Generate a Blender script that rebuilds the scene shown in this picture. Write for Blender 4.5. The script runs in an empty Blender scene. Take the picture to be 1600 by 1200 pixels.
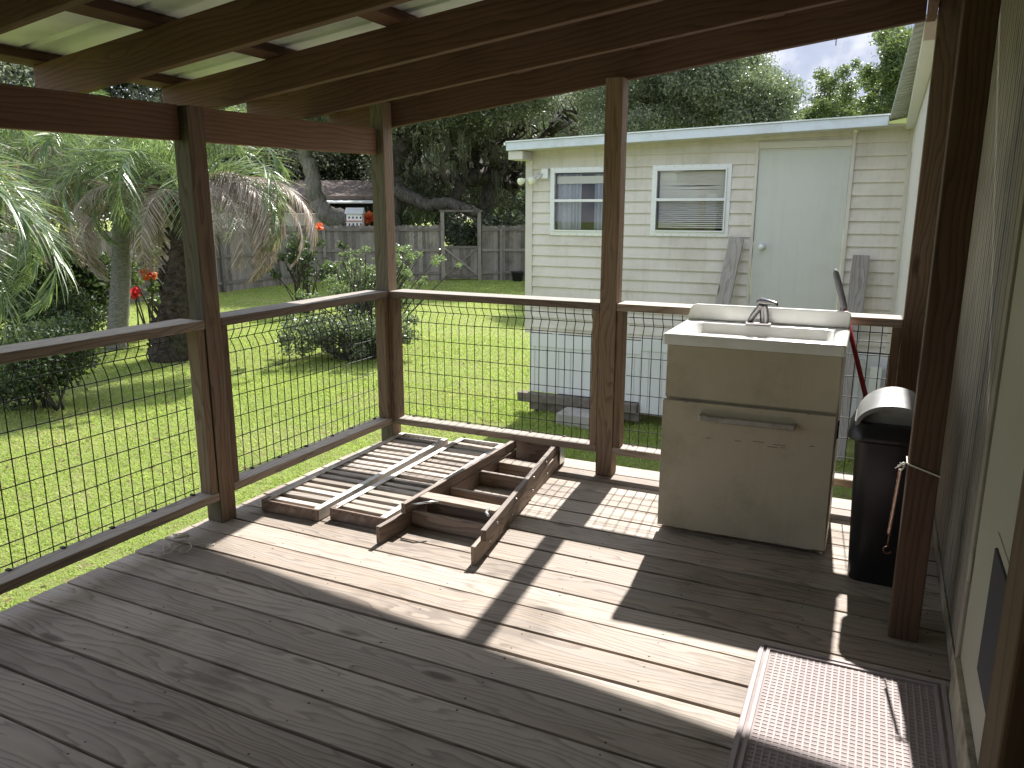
import bpy, math, random
import numpy as np
from mathutils import Vector, Matrix
R = math.radians
rng = random.Random(7)
nr = np.random.default_rng(11)
S = bpy.context.scene
COL = S.collection

# ------------------------------------------------------------------ camera
CX, CY, CZ = 2.6443, -3.7989, 1.3918
YAW, PITCH, ROLL, F = 0.4466, 0.2221, -0.0017, 1202.74
_r = Vector((math.cos(YAW), math.sin(YAW), 0))
_f = Vector((-math.sin(YAW) * math.cos(PITCH), math.cos(YAW) * math.cos(PITCH), -math.sin(PITCH)))
_u = _r.cross(_f)
_rr = _r * math.cos(ROLL) - _u * math.sin(ROLL)
_uu = _r * math.sin(ROLL) + _u * math.cos(ROLL)
cam = bpy.data.cameras.new('camera'); camo = bpy.data.objects.new('camera', cam); COL.objects.link(camo)
m = Matrix(((_rr.x, _uu.x, -_f.x), (_rr.y, _uu.y, -_f.y), (_rr.z, _uu.z, -_f.z))).to_4x4()
m.translation = (CX, CY, CZ)
camo.matrix_world = m
cam.sensor_width = 36; cam.lens = F / 1600 * 36; cam.clip_start = 0.02; cam.clip_end = 2000
S.camera = camo

def at(u, v, dist):
    """the point of the place seen at photo pixel (u, v) that stands `dist` metres (on the ground) from the camera"""
    d = _f + _rr * ((u - 800) / F) + _uu * ((600 - v) / F)
    t = dist / math.hypot(d.x, d.y)
    return Vector((CX, CY, CZ)) + d * t

# ------------------------------------------------------------------ sky, sun, exposure
SUN_EL, SUN_AZ = R(47.0), math.atan2(1.0, -0.0855)     # the sun stands beyond the porch
sd = Vector((math.cos(SUN_AZ) * math.cos(SUN_EL), math.sin(SUN_AZ) * math.cos(SUN_EL), math.sin(SUN_EL)))
sun = bpy.data.lights.new('sun', 'SUN'); sun.energy = 5.0; sun.angle = R(0.8); sun.color = (1, .96, .91)
suno = bpy.data.objects.new('sun', sun); COL.objects.link(suno)
suno.rotation_euler = sd.to_track_quat('Z', 'Y').to_euler(); suno.location = (0, 20, 30)
W = bpy.data.worlds.new('World'); S.world = W; W.use_nodes = True
nt = W.node_tree; nt.nodes.clear()
def N(nt, t, **k):
    n = nt.nodes.new(t)
    for a, b in k.items():
        if a.startswith('_'): n.inputs[a[1:].replace('_', ' ')].default_value = b
        else: setattr(n, a, b)
    return n
wo = N(nt, 'ShaderNodeOutputWorld'); bg = N(nt, 'ShaderNodeBackground'); sky = N(nt, 'ShaderNodeTexSky')
sky.sky_type = 'NISHITA'; sky.sun_disc = False; sky.sun_elevation = SUN_EL; sky.sun_rotation = math.atan2(sd.x, sd.y)
bg.inputs[1].default_value = 0.15
tc = N(nt, 'ShaderNodeTexCoord'); mp = N(nt, 'ShaderNodeMapping'); mp.inputs['Scale'].default_value = (1, 1, 2.6); mp.inputs['Location'].default_value = (0.65, .1, .35)
no = N(nt, 'ShaderNodeTexNoise'); no.inputs['Scale'].default_value = 2.6; no.inputs['Detail'].default_value = 7; no.inputs['Roughness'].default_value = .55
cr = N(nt, 'ShaderNodeValToRGB'); cr.color_ramp.elements[0].position = .36; cr.color_ramp.elements[1].position = .50
cl = N(nt, 'ShaderNodeValToRGB'); cl.color_ramp.elements[0].color = (2.3, 2.6, 3.4, 1); cl.color_ramp.elements[1].color = (8.5, 8.5, 8.6, 1)
cl.color_ramp.elements[0].position = .5; cl.color_ramp.elements[1].position = .66
mx = N(nt, 'ShaderNodeMixRGB')
L = nt.links.new
L(tc.outputs['Generated'], mp.inputs[0]); L(mp.outputs[0], no.inputs['Vector']); L(no.outputs['Fac'], cr.inputs[0]); L(no.outputs['Fac'], cl.inputs[0])
L(cr.outputs[0], mx.inputs[0]); L(sky.outputs[0], mx.inputs[1]); L(cl.outputs[0], mx.inputs[2]); 
d0 = (_f + _rr * ((1222 - 800) / F) + _uu * ((600 - 105) / F)).normalized()      # the bright cloud, low in the sky beyond the oaks
dt = N(nt, 'ShaderNodeVectorMath'); dt.operation = 'DOT_PRODUCT'; L(tc.outputs['Generated'], dt.inputs[0]); dt.inputs[1].default_value = d0
no2 = N(nt, 'ShaderNodeTexNoise'); no2.inputs['Scale'].default_value = 14; no2.inputs['Detail'].default_value = 6; L(tc.outputs['Generated'], no2.inputs['Vector'])
def m_(op, a, b):
    n = N(nt, 'ShaderNodeMath'); n.operation = op
    for i, x in enumerate((a, b)):
        if hasattr(x, 'links'): L(x, n.inputs[i])
        else: n.inputs[i].default_value = x
    return n.outputs[0]
q1 = m_('ADD', dt.outputs['Value'], m_('MULTIPLY', m_('SUBTRACT', no2.outputs['Fac'], .5), .02))
r1 = N(nt, 'ShaderNodeValToRGB'); r1.color_ramp.elements[0].position = .9955; r1.color_ramp.elements[1].position = .9985; L(q1, r1.inputs[0])
r2 = N(nt, 'ShaderNodeValToRGB'); r2.color_ramp.elements[0].position = .90; r2.color_ramp.elements[1].position = .955; L(q1, r2.inputs[0])
c1_ = N(nt, 'ShaderNodeMixRGB'); c1_.inputs[1].default_value = (1.45, 1.7, 2.35, 1); c1_.inputs[2].default_value = (4, 4, 4.15, 1); L(r1.outputs[0], c1_.inputs[0])
c2_ = N(nt, 'ShaderNodeMixRGB'); L(r2.outputs[0], c2_.inputs[0]); L(mx.outputs[0], c2_.inputs[1]); L(c1_.outputs[0], c2_.inputs[2]); L(c2_.outputs[0], bg.inputs[0]); L(bg.outputs[0], wo.inputs[0])
S.view_settings.view_transform = 'Standard'; S.view_settings.look = 'None'; S.view_settings.gamma = 1
S.view_settings.exposure = 1.1
S.cycles.use_denoising = True
try: S.cycles.denoiser = 'OPENIMAGEDENOISE'
except Exception: pass
S.cycles.max_bounces = 10; S.cycles.transparent_max_bounces = 12; S.cycles.sample_clamp_indirect = 8

# ------------------------------------------------------------------ materials
def newmat(name):
    m = bpy.data.materials.new(name); m.use_nodes = True; t = m.node_tree; t.nodes.clear()
    o = N(t, 'ShaderNodeOutputMaterial'); b = N(t, 'ShaderNodeBsdfPrincipled'); t.links.new(b.outputs[0], o.inputs[0])
    return m, t, b, o
def ramp(t, fac, stops, interp='LINEAR'):
    r = N(t, 'ShaderNodeValToRGB'); r.color_ramp.interpolation = interp
    e = r.color_ramp.elements
    while len(e) < len(stops): e.new(.5)
    for x, (p, c) in zip(e, stops):
        x.position = p; x.color = (*c, 1) if len(c) == 3 else c
    if fac is not None: t.links.new(fac, r.inputs[0])
    return r.outputs[0]
def mix(t, a, b, f, mode='MIX'):
    n = N(t, 'ShaderNodeMixRGB'); n.blend_type = mode
    for i, x in ((0, f), (1, a), (2, b)):
        if hasattr(x, 'links'): t.links.new(x, n.inputs[i])
        elif isinstance(x, (int, float)): n.inputs[i].default_value = x if i == 0 else (x, x, x, 1)
        else: n.inputs[i].default_value = (*x, 1)
    return n.outputs[0]
def mth(t, op, a, b=None, c=None, clamp=False):
    n = N(t, 'ShaderNodeMath'); n.operation = op; n.use_clamp = clamp
    for i, x in enumerate((a, b, c)):
        if x is None: continue
        if hasattr(x, 'links'): t.links.new(x, n.inputs[i])
        else: n.inputs[i].default_value = x
    return n.outputs[0]
def vmul(t, v, s):
    n = N(t, 'ShaderNodeVectorMath'); n.operation = 'MULTIPLY'; t.links.new(v, n.inputs[0]); n.inputs[1].default_value = s
    return n.outputs[0]
def noise(t, v, scale, detail=4, rough=.5, dist=0):
    n = N(t, 'ShaderNodeTexNoise'); n.inputs['Scale'].default_value = scale; n.inputs['Detail'].default_value = detail
    n.inputs['Roughness'].default_value = rough; n.inputs['Distortion'].default_value = dist
    if v is not None: t.links.new(v, n.inputs['Vector'])
    return n.outputs['Fac']
def bump(t, b, h, strength=.3, dist=.002):
    n = N(t, 'ShaderNodeBump'); n.inputs['Strength'].default_value = strength; n.inputs['Distance'].default_value = dist
    t.links.new(h, n.inputs['Height']); t.links.new(n.outputs[0], b.inputs['Normal'])
def objc(t): return N(t, 'ShaderNodeTexCoord').outputs['Object']
def attr(t, name, out='Vector'):
    n = N(t, 'ShaderNodeAttribute'); n.attribute_name = name; return n.outputs[out]

def wood(name, light, dark, knot, gray=None, gray_amt=0, rough=.75, knots=True, stain=0.0, freq=1.0, spec=.3, wav=3.6, top=0.0, rare=.62):
    """timber: growth rings drawn out along the plank, knots, grey weathering; `grain` = metres along / across / through the plank"""
    m, t, b, o = newmat(name)
    g = attr(t, 'grain'); tint = attr(t, 'tint', 'Fac')
    sep = N(t, 'ShaderNodeSeparateXYZ'); t.links.new(g, sep.inputs[0])
    lo = noise(t, vmul(t, g, (1.1, 7, 7)), 1.0, 3, .5)
    kv = N(t, 'ShaderNodeTexVoronoi'); kv.feature = 'F1'; t.links.new(vmul(t, g, (2.1, 7.5, 7.5)), kv.inputs['Vector']); kv.inputs['Scale'].default_value = 1.0
    kd = kv.outputs['Distance']
    pull = mth(t, 'MULTIPLY', mth(t, 'EXPONENT', mth(t, 'MULTIPLY', kd, -4.5)), .9) if knots else 0
    base = mth(t, 'ADD', mth(t, 'ADD', mth(t, 'MULTIPLY', sep.outputs[1], 16 * freq), mth(t, 'MULTIPLY', sep.outputs[2], 12 * freq)), mth(t, 'MULTIPLY', lo, wav))
    ring = mth(t, 'ADD', base, pull) if knots else base
    fine = noise(t, vmul(t, g, (5, 90, 90)), 1.0, 4, .6)
    rr = mth(t, 'ADD', mth(t, 'MULTIPLY', ring, 2.6), mth(t, 'MULTIPLY', fine, .5))
    fr = mth(t, 'FRACT', rr)
    late = ramp(t, fr, [(0, (1, 1, 1)), (.55, (.75, .75, .75)), (.86, (0, 0, 0)), (.93, (.1, .1, .1)), (1, (1, 1, 1))])
    c = mix(t, dark, light, late)
    c = mix(t, c, mix(t, (.35, .35, .35), (1.35, 1.32, 1.3), fine), .6, 'MULTIPLY')
    # sawn weather streaks
    st = noise(t, vmul(t, g, (1.6, 26, 26)), 1.0, 5, .65)
    if gray:
        gm = ramp(t, mth(t, 'ADD', st, mth(t, 'MULTIPLY', mth(t, 'SUBTRACT', tint, .5), .35)), [(.32, (0, 0, 0)), (.62, (1, 1, 1))])
        gcol = mix(t, gray, tuple(x * .62 for x in gray), ramp(t, fr, [(0, (0, 0, 0)), (.6, (.2, .2, .2)), (.9, (1, 1, 1)), (1, (.2, .2, .2))]))
        nz = N(t, 'ShaderNodeSeparateXYZ'); t.links.new(N(t, 'ShaderNodeNewGeometry').outputs['True Normal'], nz.inputs[0])
        up = mth(t, 'MULTIPLY', mth(t, 'GREATER_THAN', nz.outputs[2], .6), top)
        sc_ = N(t, 'ShaderNodeMath'); sc_.operation = 'MAXIMUM'; t.links.new(mth(t, 'MULTIPLY', gm, gray_amt), sc_.inputs[0]); t.links.new(up, sc_.inputs[1])
        c = mix(t, c, gcol, sc_.outputs[0])
    c = mix(t, c, mix(t, (.62, .62, .63), (1.24, 1.2, 1.14), tint), .85, 'MULTIPLY')
    if knots:
        kk = ramp(t, kd, [(.05, (1, 1, 1)), (.10, (.75, .75, .75)), (.15, (0, 0, 0))])
        rare = ramp(t, N_col(t, kv), [(rare, (0, 0, 0)), (rare + .02, (1, 1, 1))])
        c = mix(t, c, knot, mth(t, 'MULTIPLY', mth(t, 'MULTIPLY', kk, rare), .85))
    if stain:
        sp = ramp(t, noise(t, objc(t), 2.3, 5, .6), [(.52, (0, 0, 0)), (.7, (1, 1, 1))])
        c = mix(t, c, mix(t, c, (.42, .38, .33), 1, 'MULTIPLY'), mth(t, 'MULTIPLY', sp, stain))
    t.links.new(c, b.inputs['Base Color']); b.inputs['Roughness'].default_value = rough; b.inputs['Specular IOR Level'].default_value = spec
    hgt = mth(t, 'ADD', mth(t, 'MULTIPLY', late, .5), mth(t, 'MULTIPLY', fine, .9))
    bump(t, b, hgt, .5, .0012)
    return m
def N_col(t, kv):
    s = N(t, 'ShaderNodeSeparateColor'); t.links.new(kv.outputs['Color'], s.inputs[0]); return s.outputs[0]

def plain(name, col, rough=.5, metal=0, var=.12, scale=14, bumpamt=.1, dirt=None, dirt_amt=.4, dirt_scale=3, spec=.5, streak=0):
    m, t, b, o = newmat(name)
    oc = objc(t)
    n1 = noise(t, oc, scale, 5, .6)
    c = mix(t, tuple(x * (1 - var) for x in col), tuple(min(1, x * (1 + var)) for x in col), n1)
    if dirt:
        d = ramp(t, noise(t, oc, dirt_scale, 6, .65), [(.48, (0, 0, 0)), (.68, (1, 1, 1))])
        c = mix(t, c, dirt, mth(t, 'MULTIPLY', d, dirt_amt))
    if streak:      # run-down grime: long narrow vertical stains, plus specks
        v1 = ramp(t, noise(t, vmul(t, oc, (11, 11, .8)), 1, 5, .7), [(.5, (0, 0, 0)), (.72, (1, 1, 1))]); v2 = ramp(t, noise(t, oc, 55, 3, .6), [(.66, (0, 0, 0)), (.72, (1, 1, 1))])
        c = mix(t, c, dirt or (.3, .27, .2), mth(t, 'MULTIPLY', mth(t, 'MAXIMUM', v1, mth(t, 'MULTIPLY', v2, .6)), streak))
    t.links.new(c, b.inputs['Base Color'])
    b.inputs['Roughness'].default_value = rough; b.inputs['Metallic'].default_value = metal; b.inputs['Specular IOR Level'].default_value = spec
    if bumpamt: bump(t, b, noise(t, oc, scale * 6, 3, .6), bumpamt, .001)
    return m
def leafmat(name, stops, rough=.45, trans=.35, tcol=(.25, .4, .06), spec=.5):
    m, t, b, o = newmat(name)
    tint = attr(t, 'tint', 'Fac')
    c = ramp(t, tint, stops)
    t.links.new(c, b.inputs['Base Color']); b.inputs['Roughness'].default_value = rough; b.inputs['Specular IOR Level'].default_value = spec
    tr = N(t, 'ShaderNodeBsdfTranslucent'); t.links.new(mix(t, c, tcol, .6), tr.inputs[0])
    ms = N(t, 'ShaderNodeMixShader'); ms.inputs[0].default_value = trans
    t.links.new(b.outputs[0], ms.inputs[1]); t.links.new(tr.outputs[0], ms.inputs[2]); t.links.new(ms.outputs[0], o.inputs[0])
    return m
def barkmat(name, c1, c2, scale=9, sz=.35, bs=1.0):
    m, t, b, o = newmat(name)
    v = vmul(t, objc(t), (1, 1, sz))
    n1 = noise(t, v, scale, 6, .65, .4); n2 = noise(t, objc(t), 1.3, 4, .6)
    c = mix(t, c1, c2, ramp(t, n1, [(.35, (0, 0, 0)), (.65, (1, 1, 1))]))
    c = mix(t, c, (.09, .11, .07), mth(t, 'MULTIPLY', ramp(t, n2, [(.5, (0, 0, 0)), (.7, (1, 1, 1))]), .5))
    t.links.new(c, b.inputs['Base Color']); b.inputs['Roughness'].default_value = .95; b.inputs['Specular IOR Level'].default_value = .15
    bump(t, b, n1, bs, .03)
    return m
def glassmat(name, tint=(.9, .95, .95)):
    m, t, b, o = newmat(name)
    gl = N(t, 'ShaderNodeBsdfGlossy'); gl.inputs['Roughness'].default_value = .02
    tr = N(t, 'ShaderNodeBsdfTransparent'); tr.inputs[0].default_value = (*tint, 1)
    fr = N(t, 'ShaderNodeFresnel'); fr.inputs[0].default_value = 1.5
    ms = N(t, 'ShaderNodeMixShader'); t.links.new(mth(t, 'MULTIPLY', fr.outputs[0], .8), ms.inputs[0]); t.links.new(tr.outputs[0], ms.inputs[1]); t.links.new(gl.outputs[0], ms.inputs[2]); t.links.new(ms.outputs[0], o.inputs[0])
    return m

M_deck = wood('weathered_decking', (.44, .365, .295), (.28, .225, .18), (.09, .06, .04), gray=(.37, .335, .305), gray_amt=.65, rough=.66, stain=.6, spec=.35, wav=4.2)
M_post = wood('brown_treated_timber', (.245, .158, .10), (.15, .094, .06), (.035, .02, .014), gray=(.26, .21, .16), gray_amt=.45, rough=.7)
M_roofw = wood('roof_framing_timber', (.155, .083, .058), (.098, .052, .036), (.025, .012, .009), rough=.7, wav=2.2)
M_rail = wood('weathered_rail_timber', (.26, .19, .14), (.17, .12, .085), (.07, .04, .025), gray=(.42, .38, .33), gray_amt=.35, rough=.72, top=.92)
M_beam = wood('header_beam_timber', (.31, .18, .12), (.21, .12, .078), (.05, .025, .018), rough=.7, wav=1.5, freq=1.6, rare=.4)
M_postd = wood('shaded_front_post_timber', (.14, .084, .053), (.086, .05, .032), (.02, .012, .008), rough=.7, wav=2.2)  # darker copy of the post timber: porch shade put into its colour
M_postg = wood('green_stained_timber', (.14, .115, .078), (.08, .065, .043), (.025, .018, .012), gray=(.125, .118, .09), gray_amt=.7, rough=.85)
M_step = wood('old_ladder_timber', (.27, .20, .155), (.16, .115, .09), (.07, .045, .035), gray=(.40, .35, .31), gray_amt=.4, rough=.75, top=.8)
M_slat = wood('roller_slat_timber', (.50, .44, .38), (.34, .29, .24), (.10, .08, .06), gray=(.52, .48, .44), gray_amt=.8, rough=.8, stain=.6)
M_fence = wood('old_fence_boards', (.25, .225, .195), (.15, .13, .11), (.06, .05, .04), gray=(.27, .25, .225), gray_amt=.8, rough=.9, stain=.7)
M_plank = wood('grey_leaning_plank', (.37, .34, .32), (.24, .22, .21), (.08, .06, .05), gray=(.42, .40, .40), gray_amt=.8, rough=.85)
M_wire = plain('dark_green_wire', (.012, .015, .012), .5, .3, .1, 40, 0)
M_nail = plain('rusty_nail', (.035, .025, .02), .6, .5, .3, 60, 0)
M_siding = plain('cream_vinyl_siding', (.69, .65, .585), .45, 0, .06, 3, .04, dirt=(.44, .40, .30), dirt_amt=.5, streak=.45, dirt_scale=1.6)
M_trim = plain('cream_trim', (.64, .61, .55), .45, 0, .05, 5, .04, dirt=(.45, .41, .33), dirt_amt=.3)
M_skirt = plain('white_skirting', (.69, .70, .71), .4, 0, .03, 4, .02, dirt=(.55, .55, .52), dirt_amt=.25, dirt_scale=2)
M_doorw = plain('painted_flat_door', (.60, .615, .58), .4, 0, .03, 3, .02, dirt=(.48, .49, .44), dirt_amt=.3, streak=.3)
M_fascia = plain('pale_blue_fascia', (.60, .66, .70), .4, .2, .05, 6, .03, dirt=(.38, .37, .33), dirt_amt=.4, dirt_scale=4)
M_alu = plain('window_aluminium', (.74, .76, .77), .35, .3, .05, 20, .02)
M_dark = plain('dark_interior', (.03, .03, .035), .8, 0, .2, 4, 0)
M_curtain = plain('curtain_cloth', (.46, .50, .56), .9, 0, .12, 8, .1)
M_blind = plain('blind_slats', (.82, .81, .72), .5, 0, .08, 5, 0)
M_glass = glassmat('window_glass', (.985, .99, .99))
M_housew = plain('fluted_wall_panel', (.28, .25, .20), .6, 0, .1, 5, .06, dirt=(.13, .12, .10), dirt_amt=.6, dirt_scale=2.2)
M_doori = plain('cream_house_door', (.36, .345, .27), .5, 0, .05, 4, .04, dirt=(.38, .37, .29), dirt_amt=.4)
M_stain = plain('stained_threshold', (.34, .30, .22), .8, 0, .35, 16, .2, dirt=(.10, .07, .045), dirt_amt=.8, dirt_scale=9)
M_sinkc = plain('yellowed_cabinet_paint', (.48, .43, .325), .42, 0, .06, 4, .05, dirt=(.30, .26, .18), dirt_amt=.6, dirt_scale=4.2, streak=.35)
M_worn = plain('bare_particle_board', (.16, .10, .06), .9, 0, .3, 40, .2)
M_marble = plain('white_cultured_marble', (.88, .88, .85), .16, 0, .03, 4, 0, dirt=(.60, .57, .42), dirt_amt=.35, dirt_scale=5, spec=.6)
M_chrome = plain('pitted_chrome', (.24, .23, .24), .26, .9, .25, 40, .1, dirt=(.12, .10, .10), dirt_amt=.6, dirt_scale=30)
M_chrome2 = plain('dull_chrome_handle', (.50, .50, .47), .3, .85, .15, 40, .1, dirt=(.22, .2, .17), dirt_amt=.5, dirt_scale=22)
M_can = plain('black_plastic', (.012, .012, .013), .33, 0, .2, 9, .03)
M_lid = plain('mottled_pale_lid', (.22, .225, .22), .35, 0, .2, 9, .03, dirt=(.36, .36, .34), dirt_amt=.6, dirt_scale=8, spec=1.0)  # pale grey lid, mottled lighter by noise, strong specular
M_rodr = plain('red_handle_paint', (.30, .015, .02), .35, 0, .15, 30, .03)
M_rodg = plain('grey_rubber_grip', (.16, .16, .17), .6, 0, .15, 40, .1)
M_mat = plain('pinkish_rubber_mat', (.24, .19, .185), .7, 0, .16, 8, .15, dirt=(.42, .37, .34), dirt_amt=.5, dirt_scale=7)
M_matr = plain('raised_mat_ribs', (.33, .275, .27), .65, 0, .12, 30, .1, dirt=(.36, .30, .28), dirt_amt=.4, dirt_scale=12)
M_string = plain('pale_string', (.62, .60, .53), .9, 0, .1, 60, .1)
M_spring = plain('rusty_brown_spring', (.16, .085, .05), .45, .6, .35, 90, .2)
M_rusty = plain('brown_rusted_channel', (.20, .14, .11), .7, .25, .4, 26, .2, dirt=(.40, .33, .27), dirt_amt=.6, dirt_scale=18)
M_whmet = plain('chipped_white_channel', (.62, .60, .56), .5, .15, .1, 12, .06, dirt=(.30, .22, .16), dirt_amt=.6, dirt_scale=11)
M_zinc = plain('bright_steel_brace', (.68, .68, .68), .3, .9, .1, 40, .05)
M_conc = plain('concrete', (.36, .34, .30), .9, 0, .2, 12, .4, dirt=(.16, .15, .12), dirt_amt=.6, dirt_scale=5)
M_timber = plain('rotten_dark_timber', (.17, .145, .12), .95, 0, .4, 14, .4, dirt=(.05, .05, .035), dirt_amt=.7, dirt_scale=5)
M_white = plain('white_paint', (.78, .77, .72), .5, 0, .05, 10, .05)
M_galv = plain('painted_metal_roofing', (.78, .82, .82), .42, .05, .06, 5, .03, dirt=(.36, .40, .32), dirt_amt=.45, dirt_scale=2.4)
M_eave = plain('grey_green_eave_sheet', (.42, .44, .39), .5, .1, .06, 5, .03, dirt=(.25, .26, .22), dirt_amt=.5, dirt_scale=2.4)
M_shingle = plain('brown_shingle_roof', (.20, .155, .135), .9, 0, .25, 5, .3, dirt=(.19, .14, .12), dirt_amt=.6, dirt_scale=1.2)
M_brwall = plain('grey_brown_wall', (.19, .18, .155), .85, 0, .2, 3, .1)
M_tan = plain('tan_wall', (.46, .42, .36), .85, 0, .1, 3, .1)
M_birdr = plain('red_trim_paint', (.45, .10, .07), .6, 0, .2, 20, .05)
M_bulb = plain('lamp_glass', (.80, .82, .62), .2, 0, .05, 10, 0)
M_bark = barkmat('oak_bark', (.035, .03, .025), (.12, .108, .092))
M_barkl = barkmat('grey_trunk_bark', (.12, .11, .095), (.26, .24, .21), 14)
M_palmd = barkmat('dark_palm_boots', (.025, .021, .017), (.09, .072, .055), 14, 1.2)
M_palmg = barkmat('grey_palm_trunk', (.14, .135, .12), (.30, .29, .26), 20, 2.2)
M_oak = leafmat('oak_leaves', [(0, (.05, .06, .042)), (.5, (.13, .15, .105)), (.85, (.24, .26, .19)), (1, (.46, .48, .40))], .32, .38, (.20, .30, .08))
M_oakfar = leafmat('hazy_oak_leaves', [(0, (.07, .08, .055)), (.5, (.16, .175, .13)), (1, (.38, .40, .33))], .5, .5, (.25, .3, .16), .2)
M_oak2 = leafmat('bright_leaves', [(0, (.035, .05, .022)), (.6, (.095, .13, .05)), (1, (.21, .26, .11))], .4, .35, (.25, .36, .08))
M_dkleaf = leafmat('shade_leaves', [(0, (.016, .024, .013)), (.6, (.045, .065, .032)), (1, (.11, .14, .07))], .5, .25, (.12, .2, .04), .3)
M_moss = leafmat('spanish_moss', [(0, (.13, .135, .105)), (1, (.27, .28, .21))], .9, .35, (.3, .32, .2), .1)
M_shrub = leafmat('silvery_shrub_leaves', [(0, (.06, .09, .04)), (.5, (.17, .22, .10)), (1, (.38, .43, .28))], .4, .3, (.3, .45, .1))
M_frond = leafmat('palm_frond_leaflets', [(0, (.06, .10, .045)), (.5, (.12, .18, .09)), (.8, (.21, .28, .15)), (1, (.38, .37, .17))], .33, .33, (.3, .42, .1), .6)
M_dryf = leafmat('dry_frond_leaflets', [(0, (.15, .12, .095)), (.5, (.33, .27, .235)), (1, (.54, .46, .42))], .5, .25, (.4, .3, .15), .4)
M_rach = leafmat('frond_stem', [(0, (.16, .20, .09)), (1, (.36, .36, .22))], .5, .1)
M_flower = leafmat('red_petals', [(0, (.50, .02, .03)), (1, (.75, .05, .07))], .5, .4, (.8, .05, .05))
M_orange = leafmat('orange_petals', [(0, (.55, .10, .04)), (1, (.75, .2, .06))], .5, .4, (.8, .15, .05))
M_fallen = leafmat('fallen_brown_leaves', [(0, (.10, .06, .03)), (1, (.24, .16, .09))], .8, .2, (.3, .2, .1), .1)
M_grass = leafmat('grass_blades', [(0, (.20, .28, .06)), (.5, (.36, .46, .11)), (.85, (.48, .55, .17)), (1, (.52, .45, .26))], .7, .45, (.50, .64, .13), .15)

def lawnmat():
    m, t, b, o = newmat('lawn_ground')
    oc = objc(t)
    n1 = noise(t, oc, .7, 4, .6); n2 = noise(t, oc, 9, 5, .65); n3 = noise(t, oc, 60, 4, .7)
    c = mix(t, (.19, .26, .06), (.40, .48, .14), n3)
    c = mix(t, c, (.30, .24, .13), mth(t, 'MULTIPLY', ramp(t, n2, [(.5, (0, 0, 0)), (.66, (1, 1, 1))]), .8))
    c = mix(t, c, (.28, .33, .09), mth(t, 'MULTIPLY', ramp(t, n1, [(.4, (0, 0, 0)), (.65, (1, 1, 1))]), .5))
    t.links.new(c, b.inputs['Base Color']); b.inputs['Roughness'].default_value = .9; b.inputs['Specular IOR Level'].default_value = .2
    bump(t, b, mth(t, 'ADD', n3, mth(t, 'MULTIPLY', n2, .5)), 1.0, .05)
    return m
M_lawn = lawnmat()

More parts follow.
